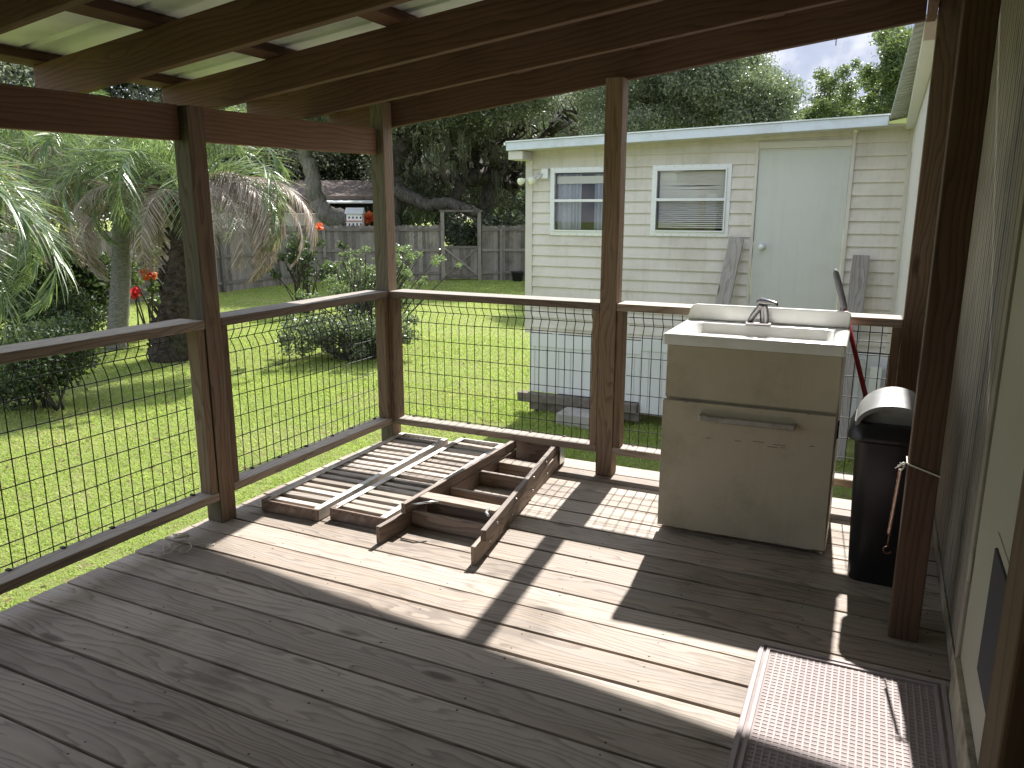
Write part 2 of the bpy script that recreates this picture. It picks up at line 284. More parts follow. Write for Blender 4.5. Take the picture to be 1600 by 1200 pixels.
# ------------------------------------------------------------------ mesh builder
class MB:
    def __init__(s): s.v = []; s.f = []; s.mi = []; s.g = []; s.t = []; s.sm = []
    def add(s, vs, fs, gs=None, tint=None, mi=0, smooth=False):
        k = len(s.v); s.v += [tuple(x) for x in vs]
        if gs is None: gs = [(x[0], x[1], x[2]) for x in vs]
        s.g += [tuple(x) for x in gs]
        if tint is None: tint = rng.random()
        s.t += (list(tint) if hasattr(tint, '__len__') else [tint] * len(vs))
        for f in fs: s.f.append(tuple(i + k for i in f)); s.mi.append(mi); s.sm.append(smooth)
        return s
    def frame(s, O, A, B, C, l, w, h, mi=0, tint=None, off=None):
        """box from corner O along unit axes A (grain), B, C with sizes l, w, h"""
        O, A, B, C = map(Vector, (O, A, B, C))
        ps, gs = [], []
        if off is None: off = (rng.uniform(0, 40), rng.uniform(0, 40), rng.uniform(0, 40))
        for i in (0, 1):
            for j in (0, 1):
                for k in (0, 1):
                    ps.append(O + A * (i * l) + B * (j * w) + C * (k * h)); gs.append((off[0] + i * l, off[1] + j * w, off[2] + k * h))
        fs = [(0, 1, 3, 2), (4, 6, 7, 5), (0, 4, 5, 1), (2, 3, 7, 6), (0, 2, 6, 4), (1, 5, 7, 3)]
        if A.cross(B).dot(C) < 0: fs = [f[::-1] for f in fs]
        return s.add(ps, fs, gs, tint, mi)
    def box(s, x0, x1, y0, y1, z0, z1, ax='x', mi=0, tint=None):
        d = {'x': ((1, 0, 0), (0, 1, 0), (0, 0, 1), x1 - x0, y1 - y0, z1 - z0), 'y': ((0, 1, 0), (1, 0, 0), (0, 0, 1), y1 - y0, x1 - x0, z1 - z0), 'z': ((0, 0, 1), (1, 0, 0), (0, 1, 0), z1 - z0, x1 - x0, y1 - y0)}[ax]
        return s.frame((x0, y0, z0), *d, mi=mi, tint=tint)
    def beam(s, p0, p1, w, h, up=(0, 0, 1), mi=0, tint=None):
        """timber from p0 to p1 (centre of its bottom face), w wide, h high along `up`"""
        p0, p1, up = Vector(p0), Vector(p1), Vector(up)
        A = (p1 - p0).normalized(); B = up.cross(A).normalized(); C = A.cross(B).normalized()
        return s.frame(p0 - B * w / 2, A, B, C, (p1 - p0).length, w, h, mi=mi, tint=tint)
    def tube(s, pts, rad, seg=8, mi=0, tint=None, cap=True, smooth=True):
        pts = [Vector(p) for p in pts]; n = len(pts)
        if not hasattr(rad, '__len__'): rad = [rad] * n
        vs, fs = [], []; B = None
        for i, p in enumerate(pts):
            T = (pts[min(i + 1, n - 1)] - pts[max(i - 1, 0)])
            T = T.normalized() if T.length > 1e-9 else Vector((0, 0, 1))
            if B is None: B = T.cross(Vector((0, 0, 1)) if abs(T.z) < .9 else Vector((1, 0, 0))).normalized()
            B = (B - T * B.dot(T)).normalized(); C = T.cross(B)
            for k in range(seg):
                a = 2 * math.pi * k / seg; vs.append(p + (B * math.cos(a) + C * math.sin(a)) * rad[i])
        for i in range(n - 1):
            for k in range(seg):
                k2 = (k + 1) % seg; fs.append((i * seg + k, i * seg + k2, (i + 1) * seg + k2, (i + 1) * seg + k))
        if cap: fs.append(tuple(range(seg))[::-1]); fs.append(tuple((n - 1) * seg + k for k in range(seg)))
        return s.add(vs, fs, None, tint, mi, smooth)
    def prism(s, poly, h, O=(0, 0, 0), X=(1, 0, 0), Y=(0, 1, 0), mi=0, tint=None, smooth=False):
        O, X, Y = Vector(O), Vector(X), Vector(Y); Z = X.cross(Y); n = len(poly)
        vs = [O + X * a + Y * b for a, b in poly] + [O + X * a + Y * b + Z * h for a, b in poly]
        gs = [(a, b, 0) for a, b in poly] + [(a, b, h) for a, b in poly]
        fs = [(i, (i + 1) % n, n + (i + 1) % n, n + i) for i in range(n)] + [tuple(range(n))[::-1], tuple(range(n, 2 * n))]
        return s.add(vs, fs, gs, tint, mi, smooth)
    def build(s, name, mats, parent=None, bevel=0, seg=2, auto=True):
        me = bpy.data.meshes.new(name); me.from_pydata(s.v, [], s.f)
        if not isinstance(mats, (list, tuple)): mats = [mats]
        for m_ in mats: me.materials.append(m_)
        me.polygons.foreach_set('material_index', s.mi); me.polygons.foreach_set('use_smooth', s.sm)
        a = me.attributes.new('grain', 'FLOAT_VECTOR', 'POINT'); a.data.foreach_set('vector', np.array(s.g, 'f').ravel())
        a = me.attributes.new('tint', 'FLOAT', 'POINT'); a.data.foreach_set('value', np.array(s.t, 'f'))
        me.update()
        o = bpy.data.objects.new(name, me); COL.objects.link(o)
        if parent is not None: o.parent = parent
        if bevel:
            b = o.modifiers.new('bevel', 'BEVEL'); b.width = bevel; b.segments = seg; b.limit_method = 'ANGLE'; b.angle_limit = R(40)
        return o
def npmesh(name, V, Fq, tint, mat, parent=None, smooth=False):
    """big quad/triangle clouds straight from numpy arrays"""
    me = bpy.data.meshes.new(name); nv, nf, k = len(V), len(Fq), Fq.shape[1]
    me.vertices.add(nv); me.vertices.foreach_set('co', V.astype('f').ravel())
    me.loops.add(nf * k); me.loops.foreach_set('vertex_index', Fq.astype('i').ravel())
    me.polygons.add(nf); me.polygons.foreach_set('loop_start', np.arange(0, nf * k, k, dtype='i')); 
    me.update(calc_edges=True)
    if smooth: me.polygons.foreach_set('use_smooth', np.ones(nf, bool))
    a = me.attributes.new('tint', 'FLOAT', 'POINT'); a.data.foreach_set('value', tint.astype('f'))
    for m_ in (mat if isinstance(mat, (list, tuple)) else [mat]): me.materials.append(m_)
    o = bpy.data.objects.new(name, me); COL.objects.link(o)
    if parent is not None: o.parent = parent
    return o
def tag(o, label=None, cat=None, group=None, kind=None):
    if label: o['label'] = label
    if cat: o['category'] = cat
    if group: o['group'] = group
    if kind: o['kind'] = kind
    return o
def thing(name, loc, label, cat, group=None):
    o = bpy.data.objects.new(name, None); COL.objects.link(o); o.empty_display_size = .1
    # geometry below is written in world coordinates, so children are shifted back by the thing's own place
    o.location = loc
    return tag(o, label, cat, group)
def adopt(o):
    """children of o were written in world coordinates: keep them where they are"""
    inv = Matrix.Translation(-Vector(o.location))
    for c in o.children: c.matrix_parent_inverse = inv
    return o

# ------------------------------------------------------------------ ground
GZ = -0.95
g = MB()
n = 40; ext = 160
vs = [(-ext + 2 * ext * i / n, -ext + 2 * ext * j / n + 20, GZ) for j in range(n + 1) for i in range(n + 1)]
fs = [(j * (n + 1) + i, j * (n + 1) + i + 1, (j + 1) * (n + 1) + i + 1, (j + 1) * (n + 1) + i) for j in range(n) for i in range(n)]
g.add(vs, fs)
tag(g.build('lawn', M_lawn), 'green lawn around the porch', kind='structure')

def grass():
    pts = []
    def scatter(n, x0, x1, y0, y1):
        x = nr.uniform(x0, x1, n); y = nr.uniform(y0, y1, n)
        keep = ~((x > -.1) & (y < .2)) & ~((x > -1.0) & (y > 4.25))
        return np.stack([x[keep], y[keep]], 1)
    P = np.concatenate([scatter(90000, -5.5, 3, -2.5, 5), scatter(120000, -10, 2, -4, 9), scatter(120000, -15, 0, 3, 20)])
    n = len(P)
    d = np.hypot(P[:, 0] - CX, P[:, 1] - CY)
    clump = np.sin(P[:, 0] * 3.1 + np.sin(P[:, 1] * 2.3) * 2) * np.sin(P[:, 1] * 2.7 + P[:, 0]) * .5 + .5
    edge = ((P[:, 0] > -.35) & (P[:, 0] < .1)) | ((P[:, 1] > 3.7) & (P[:, 0] > -1.4))
    h = nr.uniform(.012, .03, n) * np.where(edge, 2.2, 1) * np.where(nr.random(n) < .03, 2.2, 1) * (.7 + .6 * clump); w = .0045 + .0010 * d
    a = nr.uniform(0, 2 * np.pi, n); ln = nr.uniform(.2, 1.3, n) * h * 1.3; la = nr.uniform(0, 2 * np.pi, n)
    dx, dy = np.cos(a) * w / 2, np.sin(a) * w / 2
    V = np.zeros((n, 3, 3))
    V[:, 0] = np.stack([P[:, 0] - dx, P[:, 1] - dy, np.full(n, GZ)], 1); V[:, 1] = np.stack([P[:, 0] + dx, P[:, 1] + dy, np.full(n, GZ)], 1)
    V[:, 2] = np.stack([P[:, 0] + np.cos(la) * ln, P[:, 1] + np.sin(la) * ln, GZ + h], 1)
    t = np.clip(nr.normal(.42, .2, n) + (clump - .5) * .25, 0, .9); patch = np.sin(P[:, 0] * 1.3 + 2 * np.sin(P[:, 1] * .9)) * np.sin(P[:, 1] * 1.7 + np.cos(P[:, 0] * 2.1)) > .55
    dry = nr.random(n) < np.where(patch, .45, .07); t[dry] = 1
    o = npmesh('grass', V.reshape(-1, 3), np.arange(n * 3).reshape(-1, 3), np.repeat(t, 3), M_grass)
    tag(o, 'short sunlit lawn grass around the deck', 'grass', kind='stuff')
grass()
def fallen():
    n = 700; P = np.stack([nr.uniform(-9, 2.5, n), nr.uniform(-2, 9, n), np.full(n, GZ + .03)], 1); P = P[~((P[:, 0] > -.1) & (P[:, 1] < .2))]; n = len(P)
    a = nr.uniform(0, 6.28, n); s_ = nr.uniform(.015, .035, n); A = np.stack([np.cos(a) * s_, np.sin(a) * s_, nr.uniform(-.01, .01, n)], 1); B = np.stack([-np.sin(a) * s_ * .5, np.cos(a) * s_ * .5, nr.uniform(-.01, .01, n)], 1)
    V = np.stack([P - A, P - B, P + A, P + B], 1).reshape(-1, 3)
    tag(npmesh('fallen_leaves', V, np.arange(4 * n).reshape(-1, 4), np.repeat(nr.random(n), 4), M_fallen), 'brown fallen leaves scattered on the lawn', 'leaves', kind='stuff')
fallen()

# ------------------------------------------------------------------ deck
h = .0445
PITCHB = .1502; Y0 = -1.3441
deck = thing('deck', (1.45, -2.4, 0), 'weathered grey-tan wooden porch deck with boards running left to right', 'deck')
d = MB()
k = -10
while Y0 - k * PITCHB > -5.35:
    ya = Y0 - k * PITCHB
    gap = .0105 + rng.uniform(-.003, .004)
    x0 = -.062 + rng.uniform(-.006, .006)
    zt = rng.uniform(-.0012, .0012)
    d.box(x0, 2.953, ya - PITCHB + gap / 2, ya - gap / 2, -.032, zt)
    for jx in (.02, .43, .84, 1.26, 1.67, 2.09, 2.5, 2.9):
        for dy in (.028, PITCHB - .03):
            if rng.random() < .12: continue
            x, y = jx + rng.uniform(-.008, .008), ya - dy + rng.uniform(-.006, .006)
            r_ = rng.uniform(.0034, .005); seg = 7
            vs = [(x + r_ * math.cos(i * 2 * math.pi / seg), y + r_ * math.sin(i * 2 * math.pi / seg), zt + .0006) for i in range(seg)] + [(x + r_ * math.cos(i * 2 * math.pi / seg), y + r_ * math.sin(i * 2 * math.pi / seg), zt - .002) for i in range(seg)]
            d.add(vs, [tuple(range(seg))] + [(i, seg + i, seg + (i + 1) % seg, (i + 1) % seg) for i in range(seg)], mi=1)
    k += 1
d.build('decking', [M_deck, M_nail], deck, bevel=.0022)
jb = MB()
for jx in (.02, .43, .84, 1.26, 1.67, 2.09, 2.5, 2.9): jb.box(jx - .019, jx + .019, -5.3, .11, -.22, -.0325, 'y')
jb.build('joist', M_post, deck)
rb = MB(); rb.box(-.04, 2.95, .112, .15, -.22, -.033); rb.box(-.06, -.041, -5.3, .15, -.22, -.033, 'y')
rb.build('rim_board', M_rail, deck)
for px, py in ((0, 0), (1.39, 0.03), (2.7, .03), (0, -1.37), (0, -2.75), (0, -4.1)):
    pb = MB(); pb.box(px - .06, px + .06, py - .05, py + .07, GZ - .1, -.225, 'z'); pb.build('footing_post', M_post, deck)
adopt(deck)

# ------------------------------------------------------------------ porch posts
def post(x, y, z1, label, mat=M_post):
    b = MB(); b.box(x - h, x + h, y - h, y + h, .001, z1, 'z')
    # drying cracks are narrow dark slots sunk in the face
    o = b.build('porch_post', [mat, M_postg], bevel=.004)
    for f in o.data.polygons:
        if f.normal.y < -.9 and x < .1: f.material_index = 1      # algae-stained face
    return tag(o, label, 'post', 'posts that carry the porch roof')
L_, M_ = 1.3702, 1.3893
corner = post(0, 0, 1.982, 'brown timber post at the far corner of the porch, behind the slatted ramps')
leftp = post(0, -L_, 1.805, 'mossy brown timber post on the left side, where two mesh railings meet')
midp = post(M_, 0, 2.015, 'cracked brown timber post in the middle of the back railing')
backr = post(2.7875, 0, 2.335, 'reddish brown timber post at the right end of the back railing')
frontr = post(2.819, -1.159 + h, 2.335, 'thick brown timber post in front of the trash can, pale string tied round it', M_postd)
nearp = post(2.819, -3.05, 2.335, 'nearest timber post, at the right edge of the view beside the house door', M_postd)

# ------------------------------------------------------------------ railings
def wiremesh(parent, O, A, B, length, z0, z1, first=.03):
    """welded wire: uprights 5 cm apart with one outward kink below the top, cross wires 10 cm apart. A along, B outward"""
    O, A, B = Vector(O), Vector(A), Vector(B); Z = Vector((0, 0, 1)); m = MB(); r_ = .0023
    zs = [.852, .748, .642, .543, .443, .343, .246, .17]
    a = first
    while a < length - .005:
        p = O + A * a; ln = rng.uniform(-.001, .001)
        m.tube([p + Z * z0, p + Z * .748, p + Z * .778 + B * .013, p + Z * .803 + B * .028 + A * ln, p + Z * .828 + B * .013, p + Z * .852, p + Z * z1], r_, 5, cap=False)
        a += .0505
    for z in zs: 
        if z0 < z < z1: m.tube([O + Z * z + B * .0035, O + A * length * .35 + Z * (z - rng.uniform(-.002, .005)) + B * .0035, O + A * length * .7 + Z * (z - rng.uniform(-.002, .005)) + B * .0035, O + A * length + Z * z + B * .0035], r_, 5, cap=False)
    m.tube([O + Z * .806 + B * .0315, O + A * length + Z * .806 + B * .0315], r_, 5, cap=False)
    m.build('wire_mesh', M_wire, parent)
def railing(O, A, B, length, label, zb, ztop=.929, top_over=(0, 0), bot=True):
    """O: start on the post line, A along, B outward"""
    O, A, B = Vector(O), Vector(A), Vector(B); Z = Vector((0, 0, 1))
    r = thing('mesh_railing', O, label, 'railing', 'wire mesh railings round the porch')
    t = MB(); t.frame(O + A * -top_over[0] - B * h + Z * (ztop - .038), A, B, Z, length + sum(top_over), .149, .038); t.build('top_rail', M_rail, r, bevel=.004)
    t = MB(); t.frame(O - B * h + Z * zb, A, B, Z, length, .089, .038); t.build('bottom_rail', M_rail, r, bevel=.004)
    for s in (0, 1):
        t = MB(); t.frame(O + A * (.001 if s == 0 else length - .039) - B * (h - .006) + Z * (zb + .0385), Z, A, B, ztop - .0385 - zb - .0385, .038, .066); t.build('side_batten', M_post, r, bevel=.003)
    st = MB(); a = .08
    while a < length - .06:
        for zz in (ztop - .044, zb + .0385): st.frame(O + A * (a + rng.uniform(-.015, .015)) + B * .026 + Z * (zz if zz < .5 else zz - .0), A, B, Z, .014, .02, .005)
        a += .2
    st.build('staples', M_nail, r)['kind'] = 'stuff'
    wiremesh(r, O + A * .039 + B * .036, A, B, length - .078, zb + .039, ztop - .038)
    return adopt(r)
railing((h + .001, 0, 0), (1, 0, 0), (0, 1, 0), M_ - 2 * h - .002, 'back mesh railing left of the middle post, behind the ramps lying on the deck', .126)
railing((M_ + h + .001, 0, 0), (1, 0, 0), (0, 1, 0), 2.743 - M_ - h - .002, 'back mesh railing right of the middle post, partly behind the sink cabinet', .126)
railing((0, -h - .001, 0), (0, -1, 0), (-1, 0, 0), L_ - 2 * h - .002, 'left side mesh railing between the corner post and the next post', .126)
railing((0, -L_ - h - .001, 0), (0, -1, 0), (-1, 0, 0), 1.8, 'nearest left side mesh railing, cut by the left edge of the view', .112)

# ------------------------------------------------------------------ porch roof
SL = .118
def rz(x): return 1.84 + SL * x
bm_ = thing('header_beam', (0, -1.2, 1.66), 'brown timber header beam with knots along the left posts under the rafters', 'beam')
for (ya, yb) in ((-h - .001, -L_ + h + .001), (-L_ - h - .001, -5.25)):
    za, zb = 1.652 + (ya + 2.1) * .022, 1.652 + (yb + 2.1) * .022
    t = MB(); t.frame((-.038, yb, zb), Vector((0, ya - yb, za - zb)).normalized(), (1, 0, 0), (0, 0, 1), ya - yb, .036, .14); t.build('beam_plank', M_beam, bm_, bevel=.003)
adopt(bm_)
roof = thing('porch_roof', (1.2, -1.5, 1.9), 'sloping porch roof of brown rafters and purlins under ribbed metal sheets', 'roof')
def rafter(y, w=.038, z0=0, x0=-.40, x1=2.70, hh=.14, nm='rafter'):
    t = MB(); A = Vector((1, 0, SL)).normalized()
    # plumb-cut ends: a prism in the xz plane
    poly = [(x0, rz(x0) + z0), (x1, rz(x1) + z0), (x1, rz(x1) + hh + z0), (x0, rz(x0) + hh + z0)]
    off = rng.uniform(0, 30); n_ = 4
    vs, gs = [], []
    for yy in (y - w / 2, y + w / 2):
        for (a, b) in poly: vs.append((a, yy, b)); gs.append((off + a, off + (b - SL * a), off * .7 + yy))
    t.add(vs, [(0, 1, 2, 3), (7, 6, 5, 4), (0, 4, 5, 1), (1, 5, 6, 2), (2, 6, 7, 3), (3, 7, 4, 0)], gs)
    t.build(nm, M_roofw, roof, bevel=.003)
for y in (-.60, -1.12, -1.72, -2.32, -2.92, -3.52, -4.12, -4.72, -5.2): rafter(y)
rafter(.066, x0=-.40, z0=.006, hh=.172, nm='end_rafter')
for xp in (-.372, .26, .87, 1.49, 2.10, 2.62):
    t = MB(); A = Vector((1, 0, SL)).normalized()
    t.frame((xp - .044, -5.25, rz(xp - .044) + .1408), (0, 1, 0), A, Vector((-SL, 0, 1)).normalized(), 5.295, .089, .037)
    t.build('purlin', M_roofw, roof, bevel=.003)
# ribbed sheets
t = MB(); prof = []; y = -5.3
while y < .12:
    for dy, dz in ((0, 0), (.052, 0), (.062, .019), (.082, .019), (.092, 0)):
        prof.append((y + dy, dz))
    y += .228
prof.append((.13, 0))
vs, fs = [], []
for (x) in (-.44, 1.1, 2.95):
    for (yy, dz) in prof: vs.append((x, yy, rz(x) + .1795 + dz))
for (x) in (-.44, 1.1, 2.95):
    for (yy, dz) in prof: vs.append((x, yy, rz(x) + .1802 + dz))
npf = len(prof)
for r_ in (0, 1):
    for i in range(npf - 1):
        a = r_ * npf + i; fs.append((a + 1, a, a + npf, a + npf + 1)); b_ = a + 3 * npf; fs.append((b_, b_ + 1, b_ + npf + 1, b_ + npf))
t.add(vs, fs, tint=.5); t.build('metal_sheet', M_galv, roof)
t = MB(); t.box(2.703, 2.738, -5.25, .10, 2.165, 2.33, 'y'); t.build('ledger', M_roofw, roof, bevel=.003)
adopt(roof)
for (hx, lab) in ((2.02, 'small dark screw hook hanging from the end rafter, left one of two'), (2.36, 'small dark screw hook hanging from the end rafter, right one of two')):
    t = MB(); z = rz(hx) + .006
    pts = [(hx, .06, z + .01), (hx, .06, z - .012)]
    if hx < 2.2:
        for i in range(9):
            a = R(90 - i * 32); pts.append((hx + .014 * math.cos(a), .06, z - .026 + .014 * math.sin(a)))
    else: pts += [(hx + .001, .06, z - .03)]
    t.tube(pts, .0022, 6); tag(t.build('screw_hook', M_nail), lab, 'hook', 'hooks under the end rafter')

# ------------------------------------------------------------------ house wall at the right
house = thing('house', (3.4, -1, 0), 'cream house wall with fluted panels beside the porch, its eave running on beyond', 'house')
t = MB(); XW = 2.955
yy = -1.43; prof = []
y = -1.385
while y < .06:
    for dy, dx in ((0, 0), (.004, .011), (.013, .011), (.017, 0), (.058, 0), (.061, .004), (.065, .004), (.068, 0)):
        prof.append((y + dy, XW + dx))
    y += .105
prof.append((.16, XW))
vs = [(x, y, -.2) for y, x in prof] + [(x, y, 2.5) for y, x in prof]; npf = len(prof)
t.add(vs, [(i, i + 1, npf + i + 1, npf + i) for i in range(npf - 1)], tint=.5)
t.box(XW - .001, XW + .1, -5.4, -2.45, -.2, 2.5, 'z'); t.box(XW + .03, XW + .1, -2.45, -1.43, -.2, 2.5, 'z')
t.build('fluted_wall', M_housew, house)
t = MB(); t.box(-.1, XW - .002, -5.45, -5.36, GZ, 2.4, 'z'); t.build('added_shade_wall', M_housew, house)  # unseen wall added behind the camera to keep sky light off the porch
t = MB(); t.box(XW - .012, XW + .028, -1.443, -1.387, .0, 2.2, 'z'); t.box(XW - .02, XW + .028, -2.44, -1.444, .002, .135, 'y', mi=1); t.box(XW - .006, XW - .0015, -1.386, .15, .002, .07, 'y', mi=1)
t.build('door_frame', [M_housew, M_stain], house, bevel=.002)
dr = MB(); dr.box(XW - .004, XW + .026, -2.4, -1.446, .137, 2.1, 'z'); dro = dr.build('door', M_doori, house, bevel=.002)
t = MB(); t.box(XW - .012, XW - .0045, -2.06, -1.79, .30, .62, 'z'); pd = t.build('pet_door', M_dark, dro, bevel=.002)
for za, zb in ((.622, .65), (.27, .298)):
    t = MB(); t.box(XW - .007, XW - .0045, -2.09, -1.765, za, zb, 'y'); t.build('pet_door_trim', M_doori, pd, bevel=.002)
for z in (.42, 1.75):
    t = MB(); t.tube([(XW - .01, -1.4445, z - .045), (XW - .01, -1.4445, z + .045)], .006, 8); t.build('hinge', M_doori, dro)
# wall beyond the deck, up to the addition
t = MB(); t.box(2.77, 2.95, .17, 4.27, GZ, 2.35, 'z'); t.build('side_wall', M_trim, house)
# metal eave: ribbed soffit sheet and the pale beam under it
t = MB(); vs, fs = [], []; y = .14; i = 0; xs0, xs1 = 2.57, 2.95
prof = []
while y < 4.2:
    prof += [(y, 0), (y + .05, 0), (y + .056, .03), (y + .094, .03), (y + .10, 0)]; y += .14
for x, z in ((xs0, 2.17), (xs1, 2.25)):
    for yy, dz in prof: vs.append((x if x > 2.9 else 2.668 - .026 * yy, yy, z + dz))
for x, z in ((xs0, 2.175), (xs1, 2.255)):
    for yy, dz in prof: vs.append((x if x > 2.9 else 2.668 - .026 * yy, yy, z + dz))
npf = len(prof)
for i in range(npf - 1): fs += [(i + 1, i, npf + i, npf + i + 1), (2 * npf + i, 2 * npf + i + 1, 3 * npf + i + 1, 3 * npf + i)]
t.add(vs, fs, tint=.5); t.build('ribbed_eave', M_eave, house)
t = MB(); t.box(2.70, 2.769, .17, 4.25, 2.105, 2.19, 'y'); t.build('eave_beam', M_white, house, bevel=.003)
adopt(house)

# ------------------------------------------------------------------ the addition (cream sided building)
YW = 4.3
ad = thing('sided_building', (.8, YW, GZ), 'cream building with horizontal vinyl siding, two windows and a flat white door', 'building')
openings = [(-.725, -.0, 1.16, 1.81), (.42, 1.155, 1.17, 1.81), (1.44, 2.265, .06, 1.975)]
def siding(x0, x1, z0, z1, course=.1175, name='siding_wall', ops=openings, ph0=True):
    t = MB(); zs = {z0, z1}; ph = z0 - .056 if ph0 else z0; z = ph + course
    while z < z1: zs.add(round(z, 4)); z += course
    for o_ in ops: zs.update((o_[2], o_[3]))
    zs = sorted(q for q in zs if z0 <= q <= z1)
    def off(z): f = ((z - ph) / course) % 1.0; return -.019 * (1 - f)
    for a, b in zip(zs[:-1], zs[1:]):
        if b - a < 1e-3: continue
        xs = [(x0, x1)]
        for (p, q, c, d_) in ops:
            if c < (a + b) / 2 < d_:
                nx = []
                for (s_, e_) in xs:
                    if q <= s_ or p >= e_: nx.append((s_, e_))
                    else:
                        if p > s_: nx.append((s_, p))
                        if q < e_: nx.append((q, e_))
                xs = nx
        oa = off(a + 1e-5); ob = off(b - 1e-5)
        for (s_, e_) in xs:
            t.add([(s_, YW + oa, a), (e_, YW + oa, a), (e_, YW + ob, b), (s_, YW + ob, b)], [(0, 1, 2, 3)], tint=.5)
            t.add([(s_, YW + oa, a), (e_, YW + oa, a), (e_, YW, a), (s_, YW, a)], [(3, 2, 1, 0)], tint=.5)
    return t
siding(-.98, 2.27, .012, 2.12).build(name='siding_wall', mats=M_siding, parent=ad)
t = siding(2.3, 2.75, .06, 2.16, ops=[]); t.build('side_panel', M_siding, ad)
t = MB(); t.box(-1.06, -.975, YW - .022, YW + .06, .003, 1.96, 'z'); t.box(-1.04, -.99, YW + .02, YW + 4, .003, 1.99, 'y')
t.box(1.41, 1.437, YW - .03, YW + .02, .06, 2.0, 'z'); t.box(2.268, 2.30, YW - .03, YW + .02, .06, 2.1, 'z'); t.box(2.735, 2.768, YW - .028, YW + .02, .06, 2.16, 'z')
t.box(1.438, 2.267, YW - .028, YW + .02, 1.977, 2.04, 'x'); t.box(-1.0, 2.265, YW - .024, YW + .02, 1.96, 1.972, 'x'); t.build('corner_trim', M_trim, ad, bevel=.003)
t = MB(); t.box(-.97, -.73, YW + .005, YW + .05, .003, 2.0); t.build('wall_core', M_dark, ad)
# door
t = MB(); t.box(1.443, 2.262, YW - .012, YW + .03, .063, 1.973, 'z'); do = t.build('flat_door', M_doorw, ad, bevel=.002)
t = MB(); kp = Vector((1.53, YW - .012, 1.04)); t.tube([kp, kp + Vector((0, -.008, 0)), kp + Vector((0, -.01, 0)), kp + Vector((0, -.035, 0)), kp + Vector((0, -.045, 0)), kp + Vector((0, -.065, 0)), kp + Vector((0, -.075, 0))], [.034, .034, .014, .014, .028, .03, .018], 16)
t.build('door_knob', M_alu, do)
# windows
def window(x0, x1, z0, z1, blinds):
    f = MB(); y0, y1 = YW - .045, YW + .02
    f.box(x0 - .04, x1 + .04, y0 + .022, y1, z1, z1 + .042); f.box(x0 - .04, x1 + .04, y0 + .022, y1, z0 - .045, z0)
    f.box(x0 - .04, x0, y0 + .022, y1, z0, z1, 'z'); f.box(x1, x1 + .04, y0 + .022, y1, z0, z1, 'z')
    zm = (z0 + z1) / 2 + .01
    f.box(x0, x1, y0 + .005, y0 + .04, zm - .014, zm + .014); w_ = .016
    for a, b in ((x0, x0 + w_), (x1 - w_, x1)): f.box(a, b, y0 + .008, y0 + .05, z0, z1, 'z')
    f.box(x0 + w_, x1 - w_, y0 + .008, y0 + .05, z1 - w_, z1); f.box(x0 + w_, x1 - w_, y0 + .008, y0 + .05, z0, z0 + w_)
    xx = x0 + .01
    while xx < x1:
        for zz in (z1 + .03, z0 - .03): f.box(xx - .003, xx + .003, y0 + .019, y0 + .0225, zz - .003, zz + .003, mi=1)
        xx += .09
    fo = f.build('window', [M_alu, M_nail], ad, bevel=.002)
    p = MB(); p.box(x0 + w_, x1 - w_, y0 + .03, y0 + .033, z0 + w_, z1 - w_); p.build('pane', M_glass, fo)
    r_ = MB(); y2 = YW + .35
    r_.add([(x0, y1, z0), (x1, y1, z0), (x1, y1, z1), (x0, y1, z1), (x0 - .1, y2, z0 - .1), (x1 + .1, y2, z0 - .1), (x1 + .1, y2, z1 + .1), (x0 - .1, y2, z1 + .1)], [(4, 5, 6, 7), (0, 4, 7, 3), (1, 2, 6, 5), (0, 1, 5, 4), (3, 7, 6, 2)])
    r_.build('room_recess', M_dark, fo)
    if blinds:
        b = MB(); z = z1 - .03; q = 0
        while z > z0 + .03:
            sag = .012 * math.exp(-((z - (z1 - .18)) / .03) ** 2)
            up = z > zm
            til = (.0105 if up else .0065)
            xa, xb = x0 + .03, x1 - .03; nseg = 8; vs, fs = [], []
            for i in range(nseg + 1):
                x = xa + (xb - xa) * i / nseg; dz = -sag * math.sin(math.pi * i / nseg) * (1 if q % 2 else -.3) + rng.uniform(-.0012, .0012)
                vs += [(x, YW + .028, z + dz - til), (x, YW + .036, z + dz + til)]
            fs = [(2 * i, 2 * i + 2, 2 * i + 3, 2 * i + 1) for i in range(nseg)]
            b.add(vs, fs); z -= .0205; q += 1
        b.build('blind', M_blind, fo)
    else:
        def drape(xa, xb, name, amp, z_a, z_b, yb_=.06):
            c = MB(); n_ = 60; vs = []
            for zz in (z_a, z_b):
                for i in range(n_ + 1):
                    s_ = i / n_; vs.append((xa + (xb - xa) * s_, YW + yb_ + amp * math.sin(s_ * 34 + 2 * math.sin(s_ * 9)), zz))
            c.add(vs, [(i, i + 1, n_ + 2 + i, n_ + 1 + i) for i in range(n_)], tint=.5, smooth=True); c.build(name, M_curtain, fo)
        drape(x0 + .02, x0 + .30, 'curtain', .018, z0 + .02, z1 - .03); drape(x0 + .45, x0 + .62, 'curtain', .018, z0 + .02, z1 - .03)
        s_ = MB(); s_.box(x0 + .02, x1 - .02, YW + .035, YW + .038, z1 - .13, z1 - .05); s_.build('roller_shade', M_blind, fo)
window(-.72, -.005, 1.165, 1.805, False)
window(.425, 1.15, 1.175, 1.805, True)
